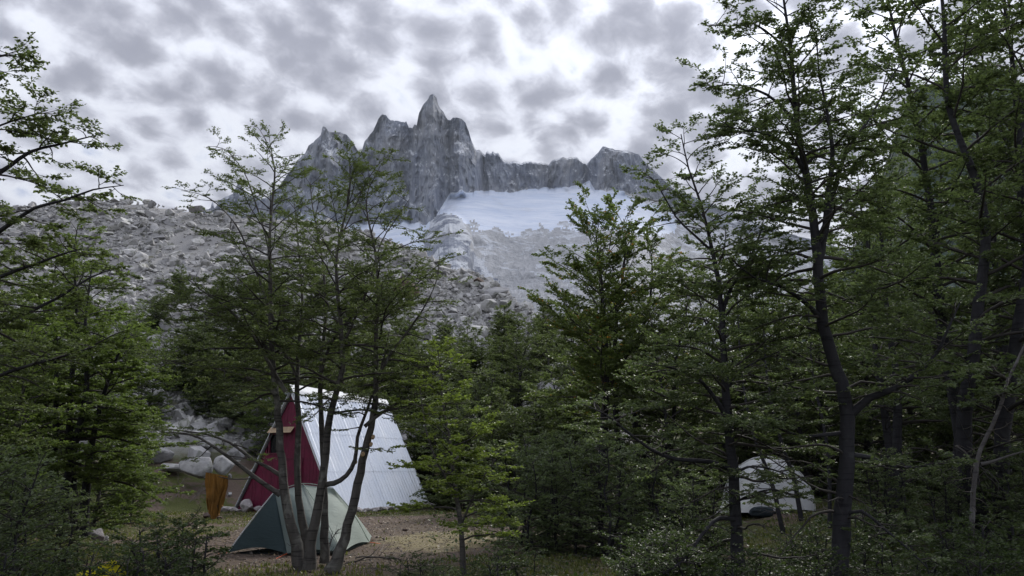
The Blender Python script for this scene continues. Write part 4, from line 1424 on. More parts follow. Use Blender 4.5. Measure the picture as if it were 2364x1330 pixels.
def put(key, px, Y, rz, scale, label, group, py_top=None, tilt=(0, 0), dz=0.0):
    root, used = PROTO[key]
    x = at(px, 900, Y)[0]
    z = hz(x, Y) - 0.05 + dz
    sc = (scale, scale)
    if not used:
        PROTO[key][1] = True
        root.location = (float(x), float(Y), z); root.rotation_euler = (tilt[0], tilt[1], rz); root.scale = (sc[0], sc[0], sc[1])
        root['label'] = label; root['group'] = group
        return root
    return copy_plant(root, (x, Y, z), rz, sc, label, group, tilt)


proto('tall', forest_tree(201, 10.5, 1, 50, 2.2, 0.26, None), 'beech_tree', M['leaf_dark'], M['bark_dark'])
proto('tall2', forest_tree(202, 9.0, 2, 34, 2.0, 0.22, None), 'beech_tree', M['leaf_dark'], M['bark_dark'])
proto('mid', forest_tree(203, 6.0, 2, 48, 1.75, 0.14, None, leaf=0.056), 'beech_tree', M['leaf'], M['bark_dark'])
proto('small', forest_tree(204, 3.6, 3, 46, 1.35, 0.05, None, leaf=0.066), 'beech_tree', M['leaf'], M['bark'])
proto('fresh', forest_tree(205, 4.2, 2, 48, 1.45, 0.06, None, leaf=0.056), 'beech_tree', M['leaf_left'], M['bark'])
proto('bush', forest_tree(206, 1.9, 5, 22, 0.85, 0.04, None, lean=0.12, leaf=0.042, el=(15, 50)), 'beech_shrub', M['leaf_dark'], M['bark_dark'])
proto('low', forest_tree(207, 0.9, 6, 14, 0.55, 0.02, None, lean=0.2, leaf=0.036, el=(10, 45)), 'beech_shrub', M['leaf_litter'], M['bark_dark'])


TALL = {2140: 'tall single stemmed beech next right of the thickest trunk', 2250: 'tall twin stemmed beech in front at the right, behind the pale bare stem', 2372: 'tall beech cut by the right edge of the frame',
        2050: 'twin stemmed beech right behind the thickest trunk', 2300: 'tall twin stemmed beech further back behind the pale bare stem', 2190: 'tall single stemmed beech standing back between the front right trunks',
        2420: 'tall beech mostly beyond the right edge, only its sprays in view', 2110: 'distant twin stemmed beech seen between the thickest trunk and its neighbour', 2350: 'most distant tall beech at the right edge'}
LEFT = {20: 'leafy green beech at the left edge in front of the dark stems', -60: 'medium beech mostly beyond the left edge, half hidden by the front one', 60: 'green beech behind the bushy tree with several dark stems',
        250: 'small fresh green beech just right of the bushy dark stemmed tree', 300: 'fresh green beech standing before the left end of the rock pile', -120: 'nearest left edge beech with only its outer sprays in view',
        140: 'medium beech directly behind the cluster of dark stems', 330: 'smallest fresh green beech on the moss left of the rock pile'}
SPRAY = {292: 'low leafy shrub right in front of the yellow sheet', 330: 'low leafy spray in front of the yellow sheet\'s right end', 410: 'low leafy shrub between the yellow sheet and the green tent', 470: 'small leafy spray by the left corner of the green tent', 390: 'nearest low shrub at the lower left, right of the yellow sheet',
         110: 'low leafy shrub left of the yellow sheet', 950: 'small leafy spray on the soil right of the clump of stems', 1130: 'low leafy spray just right of the young tree\'s foot', 1010: 'small leafy spray just left of the young tree\'s foot', 1190: 'low leafy spray in front of the dark bush',
         1500: 'low glossy shrub at the bottom of the frame left of the slim trunk', 1590: 'larger low shrub at the bottom edge between bush and slim trunk', 1430: 'low spray on the bare soil before the dark rounded bush', 1660: 'low shrub at the foot of the tall slim trunk',
         1760: 'low shrub at the bottom edge just right of the slim trunk', 1830: 'low shrub at the bottom edge midway between slim and thickest trunks', 1540: 'low shrub further back left of the slim trunk', 1790: 'low spray on the moss in front of the grey dome tent',
         1640: 'low shrub left of the grey dome tent', 1880: 'low shrub right in front of the thickest trunk\'s left side', 2020: 'low shrub at the bottom edge right of the thickest trunk', 2100: 'low shrub behind the first one right of the thickest trunk', 2180: 'low shrub beside the foot of the pale bare stem, left of it',
         2270: 'low shrub directly behind the foot of the pale bare stem', 2340: 'low shrub in the lower right corner', 2080: 'smallest low spray at the bottom edge right of the thickest trunk', 2230: 'low shrub further back behind the pale bare stem', 1960: 'low shrub behind the thickest trunk'}


def build_wood():
    r = random.Random(5)
    # the tall stand on the right
    g1 = 'tall beeches of the dense wood on the right'
    for px, Y, k, s in [(2140, 13.5, 'tall', .98), (2250, 12.2, 'tall2', 1.12), (2372, 13.5, 'tall', 1.04), (2050, 17.0, 'tall2', 1.0), (2300, 18.5, 'tall2', 1.2), (2190, 21.0, 'tall', 1.05), (2420, 18.0, 'tall', 1.15),
                        (2110, 26.0, 'tall2', 1.1), (2350, 26.0, 'tall2', 1.3)]:
        put(k, px, Y, r.uniform(0, 6.28), s * r.uniform(.95, 1.05), TALL[px], g1)
    g2 = 'medium beeches filling the wood behind the white tent'
    for px, Y, k, s in [(1560, 18.5, 'mid', .9), (1660, 21.0, 'mid', 1.0), (1770, 23.0, 'mid', 1.1), (1860, 20.5, 'mid', 1.0), (1960, 24.0, 'mid', 1.2), (1620, 27.0, 'mid', 1.1), (1730, 29.0, 'mid', 1.15),
                        (1830, 31.0, 'tall2', .8), (1920, 33.0, 'tall2', .9), (2020, 29.0, 'mid', 1.2), (2100, 33.0, 'tall2', 1.0), (1470, 29.0, 'mid', 1.1), 
                        (1890, 26.0, 'small', 1.1), (2160, 19.0, 'small', 1.1), (2260, 23.0, 'small', 1.2), (1700, 24.5, 'small', 1.1)]:
        put(k, px, Y, r.uniform(0, 6.28), s * r.uniform(.93, 1.07), 'medium height beech in the shaded wood behind the white tent', g2)
    g3 = 'small beeches on the bank behind and right of the hut'
    for px, Y, k, s in [(1010, 36, 'mid', .9), (1075, 33, 'small', 1.2), (1120, 38, 'mid', .9), (1180, 35, 'mid', .85), (1240, 31, 'small', 1.4), (1290, 37, 'mid', 1.0), (1340, 33, 'mid', .95),
                        (1210, 41, 'mid', 1.0), (1060, 42, 'mid', .85), (1290, 28, 'small', 1.3), (960, 37, 'small', 1.1), (1150, 29, 'small', 1.0), (1380, 40, 'mid', 1.15),
                        (1000, 46, 'small', 1.0), (1050, 50, 'small', .9), (1110, 47, 'small', 1.1), (1160, 52, 'small', 1.0), (1230, 48, 'small', 1.1), (1280, 53, 'small', 1.1), (1330, 47, 'mid', .8), (1190, 45, 'small', 1.2), (1020, 56, 'small', .8),
                        (1100, 40, 'small', 1.2), (1400, 50, 'mid', .9), (1480, 46, 'mid', 1.0), (1150, 58, 'small', .7)]:
        put(k, px, Y, r.uniform(0, 6.28), s * r.uniform(.9, 1.1), 'small beech on the bank behind and right of the hut', g3)
    put('mid', 1068, 52, 1.0, .62, 'lone dark conical beech near the crest of the moraine', 'single beech on the moraine')
    g4 = 'small beeches along the foot of the rubble slope left of the hut'
    for px, Y, k, s in [(250, 37, 'fresh', 1.0), (330, 40, 'fresh', 1.0), (480, 42, 'small', 1.0), (560, 41, 'small', 1.2), (620, 38, 'fresh', .9), (700, 40, 'small', 1.2),
                        (800, 39, 'small', 1.2), (880, 38, 'fresh', 1.0), (760, 45, 'small', 1.1), (200, 42, 'fresh', 1.2), (120, 38, 'fresh', 1.2), (40, 36, 'fresh', 1.3), (520, 46, 'small', 1.1), (640, 45, 'small', 1.1), (700, 49, 'small', 1.0), (840, 45, 'small', 1.2), (900, 48, 'small', 1.1), (950, 44, 'small', 1.2), (590, 52, 'small', .9),
                        (780, 53, 'small', .9), (860, 54, 'small', .9), (930, 52, 'small', 1.0), (280, 44, 'fresh', .9), (160, 50, 'small', 1.0), (60, 46, 'fresh', 1.1), (340, 52, 'small', .75), (400, 56, 'small', .7), (450, 48, 'small', .85), (500, 54, 'small', .8), (560, 47, 'small', 1.1),
                        (550, 58, 'small', .7), (620, 56, 'small', .85), (660, 52, 'small', 1.0), (720, 58, 'small', .85), (820, 60, 'small', .8), (880, 60, 'small', .75), (300, 49, 'fresh', .75), (430, 44, 'small', 1.0), (380, 43, 'fresh', .8), (740, 43, 'small', 1.2)]:
        put(k, px, Y, r.uniform(0, 6.28), s * r.uniform(.85, 1.1), 'small beech on the foot of the rubble slope behind the hut', g4)
    g5 = 'fresh green beeches at the left'
    for px, Y, k, s in [(20, 13.0, 'fresh', .95), (-60, 17.0, 'mid', 1.0), (60, 20.0, 'mid', .95), (250, 22.0, 'fresh', .95), (300, 27.0, 'fresh', .95), (-120, 12.0, 'mid', .9), (140, 27.0, 'mid', .95), (330, 24.0, 'fresh', .6)]:
        put(k, px, Y, r.uniform(0, 6.28), s * r.uniform(.9, 1.05), LEFT[px], g5)
    # bushes
    for px, Y, s, lab in [(1260, 15.5, 1.0, 'dark leafy bush beside the bare ground right of the young tree'),
                          (1390, 14.8, 1.05, 'dark rounded beech bush in the shade below the feathery tree'),
                          (1200, 17.5, 1.15, 'dark bush with upright stems behind the young tree'),
                          (1330, 18.5, 1.2, 'tall dark bush at the back of the shaded thicket'),
                          (1500, 16.0, 1.0, 'dark bush at the right end of the shaded thicket'),
                          (1590, 13.0, .75, 'leafy bush just left of the white tent'),
                          (60, 10.5, .85, 'grey green bush in the lower left corner'),
                          (-10, 9.0, .9, 'leafy bush cut by the lower left corner of the frame'),
                          (190, 13.2, .62, 'low green bush at the foot of the dark stems'),
                          (2010, 13.5, .7, 'dark bush behind the thickest trunk'),
                          (2330, 11.5, .8, 'dark bush beside the pale bare stem'),
                          (2140, 12.2, .62, 'dim low bush between the trunks at right')]:
        put('bush', px, Y, r.uniform(0, 6.28), s, lab, 'beech bushes of the undergrowth')
    g6 = 'low sprays of beech on the ground'
    for px, Y, s in [(330, 9.6, .95), (410, 10.3, .95), (470, 11.0, .5), (390, 8.6, .8), (292, 8.9, .75), (110, 8.4, .8), (950, 10.2, .55), (1130, 10.4, .65), (1010, 9.4, .5), (1190, 11.5, .6),
                     (1500, 9.0, .85), (1590, 8.6, .95), (1430, 9.8, .7), (1660, 8.8, .8), (1760, 9.2, .7), (1830, 8.7, .75), (1540, 11.0, .9), (1790, 12.0, .6),
                     (1640, 12.5, .8), (1880, 11.0, .7), (2020, 9.4, .8), (2100, 10.0, .8), (2180, 9.0, .8), (2270, 9.8, .9), (2340, 8.8, .9), (2080, 8.4, .6), (2230, 12.5, .9), (1960, 12.0, .7)]:
        put('low', px, Y, r.uniform(0, 6.28), s, SPRAY[px], g6)


build_wood()


def leaning(px0, py0, px1, py1, Y, r0, seed, label):
    """thin dark stem leaning before the grey dome tent"""
    T = Tree(seed, leaf=0.034)
    o = at(px1, py1, Y)
    z = hz(o[0], Y)
    pts = np.array([[o[0], Y, z - .1], at((px0 + px1) / 2 + 6, (py0 + py1) / 2, Y), at(px0, py0, Y), at(px0 - 30, py0 - 150, Y + .2), at(px0 - 40, py0 - 330, Y + .3)])
    A = T.stem(pts, r0, 0.008, name='trunk')
    T.bare(A, 14, .7, .1, .7)
    T.branches(A, 12, .6, .5, 1.0, el=(5, 40), fol0=.2)
    plant(T, 'beech_sapling', label, 'tree', (o[0], Y, z), M['leaf_dark'], M['bark_dark'])


leaning(1742, 1010, 1808, 1215, 14.2, 0.045, 131, 'thin dark stem leaning across the front of the grey dome tent')
leaning(1800, 1010, 1850, 1190, 15.0, 0.05, 132, 'dark leaning stem at the right half of the grey dome tent')
leaning(1905, 1000, 1912, 1200, 14.0, 0.04, 133, 'thin upright stem between the dome tent and the thickest trunk')

# ------------------------------------------------------------------ the A-frame hut
M['plank'] = simple('maroon_plank', (0.115, 0.006, 0.032), 0.62, var=0.30, scale=5.0, bump=0.25, bscale=30)
M['plank_dark'] = simple('maroon_trim', (0.085, 0.007, 0.024), 0.6, var=0.2)
M['eave'] = simple('dark_bargeboard', (0.045, 0.040, 0.045), 0.7)
M['tan_board'] = simple('tan_board', (0.32, 0.235, 0.15), 0.8, var=0.3, scale=12)
M['glass_dark'] = simple('dark_pane', (0.006, 0.006, 0.008), 0.15, spec=0.5)


def zinc():
    m, g, b = material('corrugated_zinc')
    co = g.node('ShaderNodeNewGeometry').outputs['Position']
    n = g.noise(co, 1.3, 5.0, 0.6); n2 = g.noise(co, 22.0, 4.0, 0.6)
    st = g.noise(g.vmath('MULTIPLY', co, (9.0, 9.0, 0.7)), 1.0, 5.0, 0.65)
    rnd = g.node('ShaderNodeObjectInfo').outputs['Random']
    c = g.mix(g.maprange(n, 0.35, 0.65, 0, 1), (0.78, 0.83, 0.90), (0.86, 0.89, 0.93))
    c = g.mix(g.maprange(st, 0.58, 0.72, 0, 0.30), c, (0.52, 0.53, 0.56))
    c = g.mix(g.math('MULTIPLY', rnd, 0.22), c, (0.60, 0.64, 0.72))
    g.put(b.inputs['Base Color'], c)
    b.inputs['Metallic'].default_value = 0.45
    g.put(b.inputs['Roughness'], g.maprange(n2, 0.3, 0.7, 0.26, 0.40))
    return m


M['zinc'] = zinc()
M['zinc_dull'] = simple('weathered_zinc', (0.55, 0.58, 0.62), 0.6, var=0.15)


def build_hut():
    FR = on_ground(781, 1187); FR[2] = 0
    a = nrm(np.array([0.40, 0.917, 0])); c = np.array([a[1], -a[0], 0])
    Wd, Ln, H = 4.6, 6.3, 4.34
    FL = FR - c * Wd
    mid = (FR + FL) / 2
    root = empty('a_frame_hut', (mid[0], mid[1], 0))
    tag(root, 'maroon A-frame hut with corrugated metal roof at the foot of the slope', 'hut')
    o = np.array([mid[0], mid[1], 0])
    R = np.stack([c, a, UP], 1)                   # local x = across, y = along the ridge, z = up

    def Wp(v): return np.asarray(v, float) @ R.T    # local -> world offsets (root sits at the front wall's middle)
    half = Wd / 2
    # plank wall: vertical boards cut to the gable
    pw = 0.142
    n = int(Wd / pw)
    x0 = -n * pw / 2
    rg = random.Random(3)
    Hw = H - 0.06

    def gable(x): return max(0.0, Hw * (1 - abs(x) / half))
    win = (-0.86, -0.36, 2.12, 2.78)               # window opening x0,x1,z0,z1
    for i in range(n):
        xa, xb = x0 + i * pw + 0.004, x0 + (i + 1) * pw - 0.004
        jut = rg.uniform(0, 0.008)
        za, zb = gable(xa), gable(xb)
        pieces = [(-0.03, za, zb)]
        spans = []
        if xb > win[0] and xa < win[1]:
            spans = [(-0.03, win[2], win[2]), (win[3], za, zb)]
        else:
            spans = [(-0.03, za, zb)]
        for lo, t0, t1 in spans:
            if max(t0, t1) - lo < 0.05: continue
            poly = [(xa, -jut, lo), (xb, -jut, lo), (xb, -jut, max(t1, lo + .01)), (xa, -jut, max(t0, lo + .01))]
            if xa < 0 < xb: poly = [(xa, -jut, lo), (xb, -jut, lo), (xb, -jut, t1), (0, -jut, Hw if t0 > 3 else t0), (xa, -jut, t0)]
            prism_obj('plank', [Wp(q) for q in poly], Wp((0, 0.03, 0)), M['plank'], root)
    # backing so no light comes through the joints, and the rear gable
    prism_obj('inner_wall', [Wp(q) for q in ((-half + .06, 0.045, 0), (half - .06, 0.045, 0), (0, 0.045, Hw - .08))], Wp((0, 0.02, 0)), M['glass_dark'], root)
    prism_obj('rear_wall', [Wp(q) for q in ((-half + .03, Ln - .08, 0), (half - .03, Ln - .08, 0), (0, Ln - .08, Hw - .03))], Wp((0, 0.04, 0)), M['plank'], root)
    # window
    wr = link('window', None, None, root); wr.empty_display_size = 0.1
    wx0, wx1, wz0, wz1 = win
    t = 0.06
    for q in ([(wx0 - t, wz0 - t, wx1 + t, wz0)], [(wx0 - t, wz1, wx1 + t, wz1 + t)], [(wx0 - t, wz0, wx0, wz1)], [(wx1, wz0, wx1 + t, wz1)]):
        xa, za, xb, zb = q[0]
        prism_obj('frame', [Wp(v) for v in ((xa, -.035, za), (xb, -.035, za), (xb, -.035, zb), (xa, -.035, zb))], Wp((0, 0.06, 0)), M['plank_dark'], wr)
    prism_obj('pane', [Wp(v) for v in ((wx0, .02, wz0), (wx1, .02, wz0), (wx1, .02, wz1), (wx0, .02, wz1))], Wp((0, 0.008, 0)), M['glass_dark'], wr)
    # tan canopy board above it
    prism_obj('canopy_board', [Wp(v) for v in ((-0.88, -.22, 2.84), (0.20, -.22, 2.84), (0.20, -.02, 3.04), (-0.88, -.02, 3.04))], Wp((0, 0.015, 0.02)), M['tan_board'], root)
    # door of boards with a frame, right of the middle
    dr = link('door', None, None, root)
    for i in range(6):
        xa = -0.22 + i * 0.135
        prism_obj('plank', [Wp(v) for v in ((xa, -.030, 0.06), (xa + .129, -.030, 0.06), (xa + .129, -.030, 1.86), (xa, -.030, 1.86))], Wp((0, 0.02, 0)), M['plank'], dr)
    for xa, xb, za, zb in ((-.29, -.225, .03, 1.93), (.60, .665, .03, 1.93), (-.225, .60, 1.865, 1.93)):
        prism_obj('frame', [Wp(v) for v in ((xa, -.042, za), (xb, -.042, za), (xb, -.042, zb), (xa, -.042, zb))], Wp((0, 0.04, 0)), M['plank_dark'], dr)
    V, F = tubes(np.array([[Wp((.52, -.05, 1.0)), Wp((.52, -.075, 1.02)), Wp((.52, -.075, 1.12)), Wp((.52, -.05, 1.14))]]), np.full((1, 4), .012), 6)
    link('handle', make_mesh('handle', V, F), M['eave'], dr)
    # corrugated sheets, three courses on each slope
    sl = math.hypot(half, H)
    pitch = 0.205
    cols, courses = 6, 3
    over = 0.10
    for side in (1, -1):
        dn = np.array([side * half / sl, 0, -H / sl])             # down the slope
        nn = np.array([side * H / sl, 0, half / sl])
        y_all0, y_all1 = (-0.14 if side > 0 else -0.05), Ln + 0.06
        wcol = (y_all1 - y_all0) / cols
        for ci in range(cols):
            for k in range(courses):
                s0, s1 = [0.05, 1.78, 3.32][k] - (0.10 if k else 0), [1.78, 3.32, sl + 0.02][k]
                ya, yb = y_all0 + ci * wcol - 0.03, y_all0 + (ci + 1) * wcol + 0.03
                m_ = 44
                yv = np.linspace(ya, yb, m_)
                prof = 0.044 * np.cos(yv / pitch * 2 * np.pi)
                lift = 0.060 + 0.016 * (courses - 1 - k) + 0.003 * (ci % 2)
                jit = rg.uniform(-0.012, 0.012)
                rows = [s0, (s0 + s1) / 2, s1 + jit]
                top = np.array([[dn * s + nn * (lift + p) + np.array([0, y, H]) for y, p in zip(yv, prof)] for s in rows])
                bot = top - nn * 0.0025
                P = np.concatenate([top, bot[::-1]], 0)
                P = np.concatenate([P, P[:1]], 0)
                nr = P.shape[0]
                me = make_mesh('roof_sheet', (P.reshape(-1, 3)) @ R.T, grid_faces(nr, m_) if side > 0 else grid_faces(nr, m_)[:, ::-1])
                link('roof_sheet', me, M['zinc'], root)
        # bargeboards along both ends of the slope
        for yy in (-0.05, Ln - 0.02):
            p = [dn * 0.06 + np.array([0, yy, H]), dn * (sl + .02) + np.array([0, yy, H])]
            q = [v - nn * 0.06 for v in p]
            prism_obj('bargeboard', [Wp(p[0]), Wp(p[1]), Wp(q[1]), Wp(q[0])], Wp((0, 0.035, 0)), M['eave'] if side < 0 else M['zinc'], root)
    # folded ridge cap
    dnr = np.array([half / sl, 0, -H / sl]); dnl = np.array([-half / sl, 0, -H / sl])
    nr_ = np.array([H / sl, 0, half / sl]); nl_ = np.array([-H / sl, 0, half / sl])
    P = []
    for yy in np.linspace(-0.18, Ln + 0.10, 12):
        z = np.array([0, yy, H + 0.012 * math.sin(yy * 3)])
        P.append([dnl * .18 + nl_ * .148 + z, dnl * .05 + nl_ * .155 + z, z + np.array([0, 0, .26]), dnr * .05 + nr_ * .155 + z, dnr * .18 + nr_ * .148 + z])
    P = np.array(P)
    me = make_mesh('ridge_cap', P.reshape(-1, 3) @ R.T, grid_faces(P.shape[0], 5))
    link('ridge_cap', me, M['zinc_dull'], root)
    root.location = (mid[0], mid[1], hz(mid[0], mid[1]) - 0.02)
    # low stones packed against the foot of the walls: things of their own
    rr = random.Random(9)
    base = o.copy()
    k = 0

    def stone(x, y, s, hr, lab, grp):
        w = base + Wp((x, y, 0))
        boulder((w[0], w[1], hz(w[0], w[1]) + s * hr * 0.30), (s, s * rr.uniform(.7, .95), s * hr), rr.uniform(0, 6.28), lab, grp, BIGM[rr.randrange(len(BIGM))],
                (rr.uniform(-.2, .2), rr.uniform(-.2, .2)), M['rock_camp'], 'stone', 'stone')
    for i in range(23):
        y = -0.05 + i * 0.285 + rr.uniform(-.05, .05)
        stone(half + 0.20 + rr.uniform(-.04, .08), y, rr.uniform(.30, .52), rr.uniform(.5, .8), 'small pale stone in the row along the foot of the metal roof', 'stones along the foot of the metal roof')
    for i in range(6):
        stone(half + .42 + rr.uniform(-.05, .1), .2 + i * .75, rr.uniform(.16, .26), .6, 'small pale stone in the row along the foot of the metal roof', 'stones along the foot of the metal roof')
    for x, s, hr, lab in ((-half - .12, .50, .75, 'round stone at the left corner of the hut'), (-half + .22, .40, .8, 'grey stone beside the left corner of the hut'),
                          (-half + .80, .80, .95, 'big pointed pinkish stone leaning on the maroon wall'), (-half + 1.42, .50, .7, 'grey stone between the pointed stone and the green tent'),
                          (-half + .47, .28, .7, 'small pale stone in front of the maroon wall'), (-half - .42, .30, .6, 'small stone lying clear of the hut corner')):
        stone(x, -.30, s, hr, lab, None)
    for i in range(8):
        stone(-half + 1.9 + i * .36, -.22, rr.uniform(.25, .42), .65, 'stone against the maroon wall behind the green tent', 'stones behind the green tent')


build_hut()

# ------------------------------------------------------------------ tents
def tent_fabric(name, col, transl=0.25, rough=0.5):
    m, g, b = material(name)
    co = g.node('ShaderNodeTexCoord').outputs['Object']
    n = g.noise(co, 3.0, 4.0, 0.6); w = g.noise(g.vmath('MULTIPLY', co, (1, 1, 3.0)), 5.0, 4.0, 0.6, 0.8)
    c = g.mix(n, tuple(q * 0.88 for q in col), tuple(min(1, q * 1.1) for q in col))
    g.put(b.inputs['Base Color'], c)
    b.inputs['Roughness'].default_value = rough + 0.15
    b.inputs['Specular IOR Level'].default_value = 0.15
    bn = g.node('ShaderNodeBump'); bn.inputs['Strength'].default_value = 0.45; bn.inputs['Distance'].default_value = 0.03
    g.put(bn.inputs['Height'], w); g.l.new(bn.outputs[0], b.inputs['Normal'])
    tr = g.node('ShaderNodeBsdfTranslucent'); g.put(tr.inputs[0], c)
    mx = g.node('ShaderNodeMixShader'); mx.inputs[0].default_value = transl
    g.l.new(b.outputs[0], mx.inputs[1]); g.l.new(tr.outputs[0], mx.inputs[2])
    g.l.new(mx.outputs[0], g.n['Material Output'].inputs[0])
    return m


M['tent_slate'] = tent_fabric('slate_green_nylon', (0.038, 0.060, 0.066), 0.10)
M['tent_sage'] = tent_fabric('sage_nylon', (0.19, 0.235, 0.225), 0.25)
M['tent_pale'] = tent_fabric('pale_sage_nylon', (0.36, 0.42, 0.38), 0.3)
M['tent_grey'] = tent_fabric('light_grey_nylon', (0.72, 0.735, 0.76), 0.3)
M['tent_white'] = tent_fabric('white_nylon', (0.74, 0.75, 0.75), 0.3)
M['dark_nylon'] = tent_fabric('dark_nylon', (0.030, 0.040, 0.048), 0.05)
M['cord'] = simple('orange_cord', (0.75, 0.12, 0.03), 0.7)
M['pole'] = simple('tent_pole', (0.30, 0.31, 0.32), 0.4, metal=0.6)


def panel(name, A, B, C, D, mat, parent, bulge=0.05, arc=0.0, n=12, wr=0.006, seed=0):
    """fabric between bottom edge A-B and top edge D-C; bulges outward, bottom edge lifted by arc"""
    A, B, C, D = [np.asarray(q, float) for q in (A, B, C, D)]
    u = np.linspace(0, 1, n)[:, None, None]; v = np.linspace(0, 1, n)[None, :, None]
    P = (1 - u) * (1 - v) * A + u * (1 - v) * B + u * v * C + (1 - u) * v * D
    nn = nrm(np.cross(B - A + C - D, D - A + C - B))
    w = np.sin(np.pi * u) * np.sin(np.pi * v)
    P = P + nn * bulge * w
    P = P + UP * arc * np.sin(np.pi * u) * (1 - v) ** 2
    fold = fbm(u[..., 0] * 6 + v[..., 0] * 2 + seed, v[..., 0] * 2 + u[..., 0] * 0, oct=2, seed=seed)[..., None]
    P = P + nn * wr * fold * (0.3 + w)
    o = link(name, make_mesh(name, P.reshape(-1, 3) - np.array(parent.location), grid_faces(n, n), smooth_shade=True), mat, parent)
    return o


def strip(name, pts, r, mat, parent, s=6):
    c = spline(pts, 0.08)
    V, F = tubes(c[None], np.full((1, len(c)), r), s)
    return link(name, make_mesh(name, V - np.array(parent.location), F, smooth_shade=True), mat, parent)


def build_green_tent():
    L = on_ground(524, 1281)
    Bc = on_ground(662, 1283)
    F2 = on_ground(790, 1281)
    Rr = on_ground(853, 1256)
    P1 = at(634, 1136, L[1] + 0.55)
    P2 = at(700, 1119, L[1] + 1.00)
    P3 = at(768, 1128, L[1] + 1.35)
    K = np.array([L[0] + 0.85, L[1] + 2.1, 0.02]); K2 = np.array([Rr[0] - 0.2, Rr[1] + 1.5, 0.02])
    root = empty('tent', (float(P2[0]), float(P2[1]), 0.0))
    tag(root, 'slate and sage green tent pitched behind the clump of stems', 'tent')
    for q in (L, Bc, F2, Rr): q[2] = 0.035
    # dark vestibule with two faces meeting on a ridge from the left corner to the first hub
    panel('vestibule', L, Bc, P1 + (0.01, -0.01, 0), P1, M['tent_slate'], root, 0.05, 0.10, seed=1)
    panel('door_panel', Bc, F2, P2, P1, M['tent_sage'], root, 0.13, 0.06, 16, seed=2)
    panel('side_panel', F2, Rr, P3, P2, M['tent_pale'], root, 0.13, 0.07, 16, seed=3)
    panel('end_panel', Rr, K2, P3 + (0.02, 0.02, 0), P3, M['tent_pale'], root, 0.04, 0.05, seed=4)
    panel('rear_panel', K2, K, P2, P3, M['tent_sage'], root, 0.05, 0.05, seed=5)
    panel('rear_vestibule', K, L, P1, P2, M['tent_slate'], root, 0.02, 0.05, seed=6)
    strip('pole_sleeve', [L + (0.02, 0, 0.02), (L * .5 + P1 * .5) + (0, 0, .03), P1 + (0, 0, .012)], 0.012, M['tent_grey'], root)
    strip('ridge_pole', [P1 + (0, 0, .012), P2 + (0, 0, .02), P3 + (0, 0, .012)], 0.010, M['tent_pale'], root)
    strip('seam', [P2 + (0, 0, .012), (P2 * .5 + F2 * .5) + (0.03, -.06, .06), F2], 0.008, M['tent_pale'], root)
    strip('seam', [P3 + (0, 0, .012), (P3 * .5 + Rr * .5) + (0.02, -.03, .08), Rr], 0.008, M['tent_pale'], root)
    strip('seam', [P1, (P1 * .5 + Bc * .5) + (0.0, -.02, .0), Bc], 0.007, M['tent_slate'], root)
    for p, d in ((Bc, (-.05, -.5, -.035)), (Rr, (.45, -.25, -.035)), (L, (-.4, -.2, -.035))):
        strip('guy_line', [p, p + np.array(d) * .5, p + np.array(d)], 0.006, M['cord'], root, 4)
    # groundsheet
    c = (L + Bc + F2 + Rr + K + K2) / 6
    pts = [np.array([q[0], q[1], 0.012]) * 1.0 for q in (L, Bc, F2, Rr, K2, K)]
    pts = [c * 0.06 + q * 0.94 - np.array(root.location) for q in pts]
    prism_obj('groundsheet', [np.array([q[0], q[1], .015]) for q in pts], (0, 0, 0.012), M['dark_nylon'], root)


build_green_tent()


